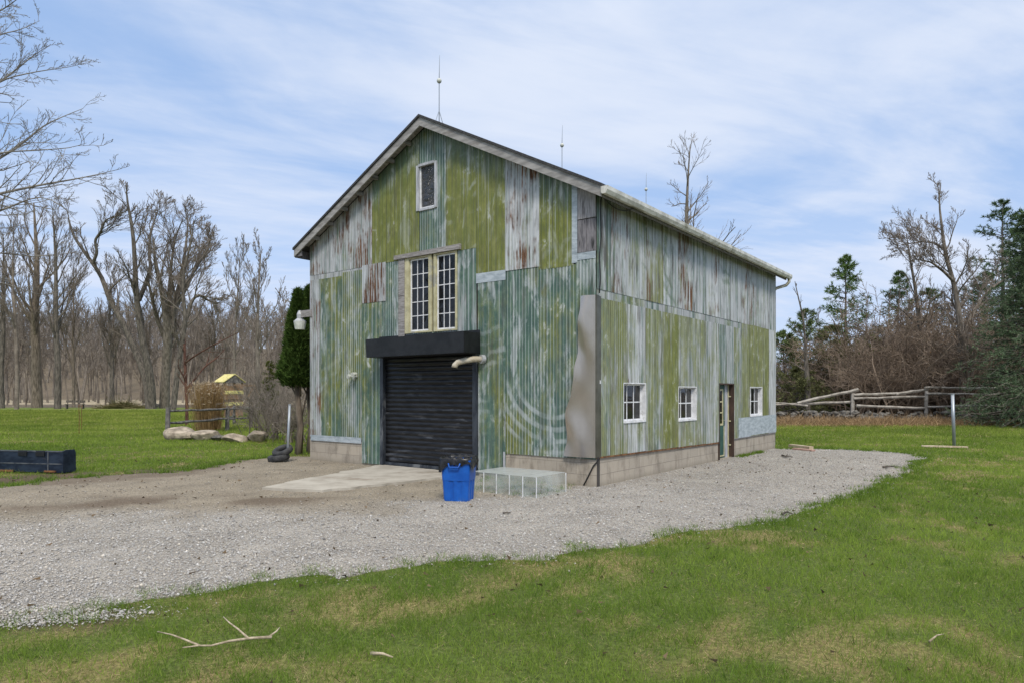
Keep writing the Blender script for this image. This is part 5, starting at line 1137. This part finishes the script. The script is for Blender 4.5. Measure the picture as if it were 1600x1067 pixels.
for x in (-1.03, -.62, -1.75):
    mb = MB(); mb.prism([(-.04, .40), (-.035, .50), (-.02, .535), (.05, .535), (.05, .505), (-.003, .50), (-.003, .40)], 0, x, x + .20); mb.build('hook', M['black'], bk)
mb = MB(); mb.box((-.42, -.05, .01), (-.16, -.004, .05)); mb.box((-1.5, -.05, .0), (-1.15, -.004, .045)); mb.build('latch_plate', M['rust_strip'], bk)
# boulders
def rock(name, loc, size, seed, label, mat='stone', group=None, rz=0., cat='rock', n=2, parent=None, flat=.0):
    import bmesh
    bm = bmesh.new(); bmesh.ops.create_icosphere(bm, subdivisions=n + 1, radius=1); r3 = np.random.RandomState(seed); pl = norm(r3.normal(size=(9, 3))); off = r3.uniform(.45, .85, 9)
    for v in bm.verts:
        c = np.array(v.co)
        for a, o_ in zip(pl, off):
            e = c @ a - o_
            if e > 0: c = c - a * e * .9
        c = c * (1 + .14 * (fbm(np.array(c[0] * 2.3 + seed), np.array(c[1] * 2.3 + c[2] * 1.7)) - .5)); v.co = c * np.array(size) / 2
    zmin = min(v.co.z for v in bm.verts)
    for v in bm.verts: v.co.z -= zmin * .82
    me = bpy.data.meshes.new(name); bm.to_mesh(me); bm.free(); o = link(name, me, M[mat], parent); o.location = loc; o.rotation_euler = (0, 0, rz)
    if label: tag(o, label, cat, group)
    return o
rock('boulder', (-11.15, 23.1, 0), (1.25, .9, .62), 4, 'large flat-topped boulder at the corner fence post')
rock('boulder', (-10.25, 22.9, 0), (1.0, .8, .42), 7, 'low sloping boulder right of the large flat-topped one')
rock('boulder', (-8.75, 21.8, 0), (1.0, .7, .40), 12, 'jagged pale boulder in front of the rail fence')
rock('boulder', (-8.15, 21.9, 0), (.85, .7, .52), 15, 'rounded pale boulder nearest the bare shrubs')
rock('boulder', (-9.55, 22.4, 0), (.6, .45, .24), 18, 'small dark stone between the two pairs of boulders', 'wall_stone')
# rail fence, left
def rails_fence(name, label, posts, rails, mat, base):
    root = empty(name, base); tag(root, label, 'fence'); r3 = random.Random(5)
    for (p, h, w) in posts:
        q = np.array(p) - base; mb = MB(); j = lambda a: r3.uniform(-a, a)
        mb.tube([(q[0], q[1], q[2] - .1), (q[0] + j(.01), q[1], q[2] + h * .5), (q[0] + j(.03), q[1], q[2] + h)], [w * .55, w * .52, w * .48], 6); mb.build('post', M[mat], root)
    for (a, b, w) in rails:
        a = np.array(a) - base; b = np.array(b) - base; n = 6; pts = [a + (b - a) * i / n + np.array([0, 0, r3.uniform(-.02, .02)]) for i in range(n + 1)]
        mb = MB(); mb.tube(pts, [w * .5 * r3.uniform(.75, 1.1) for _ in pts], 6); mb.build('rail', M[mat], root)
    return root
A = W(262, 686, 23.1); A[2] = 0; B = W(355, 672, 28.2); B[2] = 0; C_ = W(392, 668, 30.5); C_[2] = 0; D_ = W(366, 662, 34); D_[2] = 0
up_ = lambda p, z: (p[0], p[1], z)
rails_fence('rail_fence', 'dark weathered post and rail fence around the dry grass clump', [(A, 1.08, .15), (B, 1.0, .16), (C_, .95, .14), (D_, 1.0, .13)],
            [(up_(A, .95), up_(B, .92), .10), (up_(A, .55), up_(B, .52), .10), (up_(B, .90), up_(C_, .85), .09), (up_(B, .5), up_(C_, .46), .09), (up_(B, .85), up_(D_, .85), .08), (up_(B, .45), up_(D_, .45), .08), (up_(D_, .88), up_((C_[0] + .5, C_[1] + 2, 0), .85), .09)], 'dark_rail', A)
# small ornamental tree with a broken red-brown stem
B0 = np.array([(292 - 800) / F * 33, 33, 0.]); r2 = np.random.RandomState(17)
st = [px_stem(a, 33, B0, 14, dep=dd) for a, dd in [([(292, 664, 5.5), (292, 630, 5), (290, 590, 5), (289, 560, 4.5), (288, 537, 4)], 0), ([(292, 607, 4), (306, 590, 3), (320, 572, 2.5), (338, 560, 2), (352, 545, 1)], 1.5), ([(290, 566, 3), (310, 552, 2.5), (335, 538, 2), (372, 520, 1)], -1)]]
bare_tree('small_tree', B0, st, r2, 'small red-brown leaning tree with a snapped top behind the rail fence', lv=((8, .35, 1., .8, .6, .45), (6, .2, 1., .7, .5, .6), (4, .2, 1., .7, .5, .6)), rmin=.007, m0='bark_red', m1='twig', up=.05, limb_len=2.2)
# play tower
pt = empty('play_tower', (*W(359, 640, 44)[:2], 0), -.75); tag(pt, 'wooden play tower with yellow roof and yellow boards beyond the rail fence', 'play tower')
for sx in (-.55, .55):
    for sy in (-.55, .55): mb = MB(); mb.box((sx - .05, sy - .05, 0), (sx + .05, sy + .05, 2.35)); mb.build('post', M['play_wood'], pt)
mb = MB(); mb.box((-.65, -.65, 1.15), (.65, .65, 1.22)); mb.build('deck', M['play_wood'], pt)
mb = MB()
for s in (-1, 1): mb.hexa([(-.75, s * .72, 2.22), (.75, s * .72, 2.22), (.75, 0, 2.72), (-.75, 0, 2.72), (-.75, s * .72, 2.27), (.75, s * .72, 2.27), (.75, 0, 2.77), (-.75, 0, 2.77)])
mb.build('roof', M['yellow'], pt)
for z in (1.48, .76):
    mb = MB(); mb.box((.605, -.62, z), (.63, .62, z + .22)); mb.build('yellow_board', M['yellow'], pt)
mb = MB(); mb.box((-.60, -.60, 1.60), (.60, -.575, 1.75)); mb.build('railing', M['play_wood'], pt)
mb = MB(); mb.bar((.5, 0, 2.05), (3.0, 0.2, 2.0), .09, .12); mb.bar((2.9, .2, 2.0), (2.6, -.8, 0), .08, .08); mb.bar((2.9, .2, 2.0), (3.1, 1.1, 0), .08, .08); mb.build('swing_beam', M['play_wood'], pt)
mb = MB(); mb.bar((-.6, -.3, 1.2), (-2.3, -.5, .05), .5, .04); mb.build('slide', M['yellow'], pt)
mb = MB(); mb.prism([(-.66, 2.20), (.66, 2.20), (0, 2.70)], 0, .66, .69); mb.prism([(-.66, 2.20), (.66, 2.20), (0, 2.70)], 0, -.69, -.66); mb.build('gable', M['dark_rail'], pt)
mb = MB(); mb.box((.56, -.5, .10), (.60, .5, 2.0)); mb.build('wall_board', M['play_wood'], pt)
# logs, brush pile, bench, stakes at the lawn's far edge
for i, (x0, x1, Y, r, lab) in enumerate([(198, 249, 69, .22, 'long felled log lying at the far edge of the lawn'), (146, 182, 68, .13, 'thin crooked log left of the brush pile')]):
    a = W(x0, 632, Y); b = W(x1, 632, Y + 1); root = empty('felled_log', (a[0], a[1], 0)); tag(root, lab, 'log'); mb = MB(); mb.tube([(0, 0, r), ((b[0] - a[0]) * .5, .4, r * 1.15), (b[0] - a[0], 1, r * 1.1)], [r * 1.1, r, r * .9], 10); mb.build('bark', M['stone'], root, smooth=True)
    mb = MB(); mb.tube([(-.012, 0, r), (-.002, 0, r)], r * .95, 10); mb.tube([(b[0] - a[0] + .003, 1, r * 1.1), (b[0] - a[0] + .012, 1, r * 1.1)], r * .8, 10); mb.build('cut_end', M['lumber'], root)
rng = np.random.RandomState(71); n = 700; p = W(190, 634, 67.5); root = empty('brush_pile', (p[0], p[1], 0)); tag(root, 'low heap of greenish cut brush between the logs', 'brush pile')
c = np.stack([rng.normal(0, 1.1, n), rng.normal(0, .5, n), np.zeros(n)], 1); c[:, 2] = rng.uniform(0, .55, n) * np.exp(-(c[:, 0] / 1.3) ** 2)
P, Rr = grow(rng, c, rng.normal(size=(n, 3)) * [1, 1, .3], rng.uniform(.5, 1.6, n), np.full(n, .022), 4, .15, -.05, .5); V, Q = sweep(P, Rr, 3); npmesh('sticks', V, Q, M['straw'], root, col=leafcol(rng, n, (.10, .11, .04), (.30, .25, .13), 12))
p = W(117, 636, 66); root = empty('garden_bench', (p[0], p[1], 0), .2); tag(root, 'small dark bench at the far edge of the lawn', 'bench')
mb = MB(); mb.box((-.85, -.2, .42), (.85, .2, .47)); mb.build('seat', M['bark_dark'], root); mb = MB(); mb.box((-.85, .18, .6), (.85, .21, .82)); mb.build('backrest', M['bark_dark'], root)
for s in (-.7, .7): mb = MB(); mb.box((s - .04, -.18, 0), (s + .04, .21, .42)); mb.box((s - .04, .18, .47), (s + .04, .21, .6)); mb.build('leg', M['bark_dark'], root)
for i, (x, by, h, Y, lab) in enumerate([(123.5, 678, 1.1, 26, 'thin rusty wire stake in the left lawn, nearer one'), (127.5, 671, 1.0, 29, 'thin rusty wire stake in the left lawn, farther one')]):
    q = G(x, by); root = empty('wire_stake', q); tag(root, lab, 'stake'); mb = MB(); mb.tube([(0, 0, -.05), (.01, 0, h * .6), (-.01, 0, h)], .012, 5); mb.build('rod', M['rust_strip'], root); mb = MB(); mb.tube([(-.01, 0, h), (.0, 0, h + .035), (.03, 0, h + .03), (.035, 0, h - .02)], .011, 5); mb.build('hook', M['rust_strip'], root)
# stone wall and split-rail fence, right
wall = empty('stone_wall', (*W(1350, 650, 36.2)[:2], 0)); tag(wall, 'tumbled low wall of grey field stones under the split-rail fence', 'stone wall')
import bmesh
rng = np.random.RandomState(14); bm = bmesh.new(); bm2 = bmesh.new(); base = np.array(wall.location)
for i in range(800):
    x = rng.uniform(1195, 1700); Y = 36.4 + rng.normal(0, .38) + (x - 1350) * -.004; hz = abs(rng.normal(0, .30)); hz = min(hz, .62); p = W(x, 640, Y) - base; s_ = rng.uniform(.06, .20)
    mtx = Matrix.Translation((p[0], p[1], hz * (.85 if x < 1500 else .7))) @ Matrix.Rotation(rng.uniform(0, 6), 4, 'Z') @ Matrix.Rotation(rng.uniform(-.5, .5), 4, 'X') @ Matrix.Diagonal((s_ * rng.uniform(1, 1.7), s_ * rng.uniform(.8, 1.1), s_ * rng.uniform(.45, .8), 1))
    r_ = bmesh.ops.create_icosphere(bm, subdivisions=2, radius=1, matrix=mtx)
    for v in r_['verts']: v.co += Vector(rng.normal(0, .018, 3))
me = bpy.data.meshes.new('stones'); bm.to_mesh(me); bm.free(); link('stones', me, M['wall_stone'], wall)
A = W(1332, 636, 36.8); B = W(1447, 640, 36.2); A[2] = 0; B[2] = 0
zz = lambda x, y, Y: tuple(W(x, y, Y))
fp = [((A[0], A[1], .25), 1.30, .19), ((B[0], B[1], .25), 1.42, .17), ((W(1560, 640, 35.6)[0], 35.6, .2), 1.4, .17)]
fr = [(zz(1246, 629, 37.3), zz(1341, 608, 36.7), .20), (zz(1205, 632, 37.6), zz(1330, 627, 36.9), .15), (zz(1190, 626, 37.4), zz(1262, 634, 37.2), .12),
      (zz(1334, 616, 36.75), zz(1415, 614, 36.4), .17), (zz(1400, 615, 36.4), zz(1450, 607, 36.3), .15), (zz(1334, 622, 36.7), zz(1446, 619, 36.25), .14), (zz(1338, 633, 36.6), zz(1448, 637, 36.2), .16),
      (zz(1445, 605, 36.2), zz(1560, 606, 35.7), .14), (zz(1447, 614, 36.15), zz(1560, 616, 35.6), .13), (zz(1448, 635, 36.15), zz(1560, 633, 35.6), .15), (zz(1560, 606, 35.6), zz(1690, 607, 35.), .14), (zz(1560, 617, 35.6), zz(1690, 618, 35.), .14)]
rails_fence('split_rail_fence', 'silvery split-rail fence with a fallen rail at its left end', fp, fr, 'rail_wood', A)
# dead grass in front of the wall
rng = np.random.RandomState(15); n = 26000; x = rng.uniform(1190, 1640, n); Y = np.clip(rng.normal(34.2, 1.0, n), 31, 36.6); X = (x - 800) / F * Y
V, T = tris_cloud(np.stack([X, Y, np.zeros(n)], 1), norm(rng.normal(size=(n, 3)) * [1, 1, .2] + [0, 0, .55]), rng.uniform(.15, .60, n) * (.5 + fbm(X * 1.2, Y * 1.2, 3)) * np.clip((Y - 31) / 2.5, .3, 1.2), np.full(n, .035), rng)
tag(npmesh('dead_grass', V, T, M['straw'], col=leafcol(rng, n, (.24, .16, .085), (.46, .33, .19))), kind='stuff')
# steel post and board, right
root = empty('fence_post', G(1490, 698)); tag(root, 'upright grey steel post alone in the right lawn', 'post')
mb = MB(); mb.tube([(.02, 0, -.1), (-.03, 0, 1.53)], .045, 10); mb.build('pole', M['galv_post'], root, smooth=True); mb = MB(); mb.tube([(-.03, 0, 1.53), (-.031, 0, 1.56)], .05, 10); mb.build('cap', M['galv_post'], root)
def plank(name, a, b, w_, h, mat, label, cat='board', z=.0, group=None):
    a = np.array(a, float); b = np.array(b, float); root = empty(name, (a[0], a[1], z)); tag(root, label, cat, group); d_ = b - a; L = math.hypot(d_[0], d_[1]); root.rotation_euler = (0, 0, math.atan2(d_[1], d_[0]))
    mb = MB(); mb.hexa([(0, -w_ / 2, 0), (L, -w_ / 2 * .96, 0), (L, w_ / 2, 0), (0, w_ / 2, 0), (0, -w_ / 2, h), (L * .5, -w_ / 2, h + .008), (L * .5, w_ / 2, h + .008), (0, w_ / 2, h)] if False else [(0, -w_ / 2, 0), (L, -w_ / 2, 0), (L, w_ / 2, 0), (0, w_ / 2, 0), (0, -w_ / 2, h), (L, -w_ / 2, h), (L, w_ / 2, h), (0, w_ / 2, h)])
    mb.build('plank', M[mat], root, bev=.004); return root
plank('board', G(1440, 699), G(1512, 701), .16, .045, 'lumber', 'pale board lying on the lawn at the foot of the lone steel post', z=.03)
plank('board', BW(.30, 10.5), BW(1.0, 9.95), .14, .10, 'lumber', 'upper pale lumber offcut at the far barn corner', z=.01)
plank('board', BW(.55, 9.9), BW(1.15, 9.55), .14, .04, 'red_lumber', 'flat pinkish lumber offcut nearer the gravel at the far barn corner', z=.015)
# fallen branch and sticks
def stick(name, label, pts, r0, mat, z=.03, subs=()):
    P = [np.array([*G(x, y)[:2], z + dz]) for x, y, dz in pts]; base = P[0].copy(); root = empty(name, base); tag(root, label, 'stick' if name == 'stick' else 'branch'); mb = MB(); k_ = len(P)
    mb.tube([p - base for p in P], [r0 * (1 - .6 * i / (k_ - 1)) for i in range(k_)], 7); mb.build('stem', M[mat], root, smooth=True)
    for s_ in subs:
        P2 = [np.array([*G(x, y)[:2], z + dz]) - base for x, y, dz in s_]; mb = MB(); mb.tube(P2, [r0 * (.75 - .45 * i / (len(P2) - 1)) for i in range(len(P2))], 6); mb.build('fork', M[mat], root, smooth=True)
stick('fallen_branch', 'pale forked branch fallen on the front lawn', [(425, 1008, .02), (392, 1010, .02), (360, 1017, .03), (330, 1022, .02), (310, 1022, .02), (285, 1028, .03)], .010, 'fallen', .035, [[(312, 1022, .02), (290, 1018, .04), (268, 1012, .05), (246, 1007, .05)], [(388, 1010, .02), (372, 1003, .05), (358, 997, .07), (349, 990, .08)], [(420, 1008, .02), (432, 1004, .04), (437, 1000, .05)]])
stick('stick', 'short pale stick on the front lawn below the gravel', [(580, 1028, .0), (598, 1031, .01), (614, 1034, .0)], .012, 'fallen')
stick('stick', 'thin pale twig in the right part of the front lawn', [(1452, 1009, 0), (1464, 1004, .02), (1475, 1002, .02)], .007, 'fallen')
stick('stick', 'dark stick lying on the gravel toward its right end', [(1380, 732, 0), (1390, 731.5, .01), (1399, 731, 0)], .025, 'bark_dark', .04)
stick('stick', 'dark forked twig on the gravel near the far barn corner', [(1222, 713, .0), (1228, 716, .02), (1236, 715, .01)], .025, 'bark_dark', .04, [[(1228, 716, .02), (1231, 714, .05)]])
stick('stick', 'short dark twig on the gravel in front of the clear box', [(786, 804, .0), (792, 804.5, .01), (798, 804, 0)], .014, 'bark_dark', .03)
stick('stick', 'dark twig at the gravel rim right of center', [(1222, 807, .0), (1230, 806, .02), (1238, 807, 0)], .015, 'bark_dark', .04)
# leaf litter and clods
rng = np.random.RandomState(88); n = 900; x = rng.uniform(-9, 9, n); y = rng.uniform(3.6, 17, n); bx, by = barn_xy(x, y); ok = ~((bx < .05) & (by > -.05)); x, y = x[ok], y[ok]; n = len(x)
V, T = tris_cloud(np.stack([x, y, np.full(n, .025)], 1), norm(rng.normal(size=(n, 3)) * [1, 1, .25]), rng.uniform(.02, .07, n), rng.uniform(.015, .045, n), rng)
tag(npmesh('leaf_litter', V, T, M['straw'], col=leafcol(rng, n, (.05, .038, .026), (.22, .16, .10))), kind='stuff')
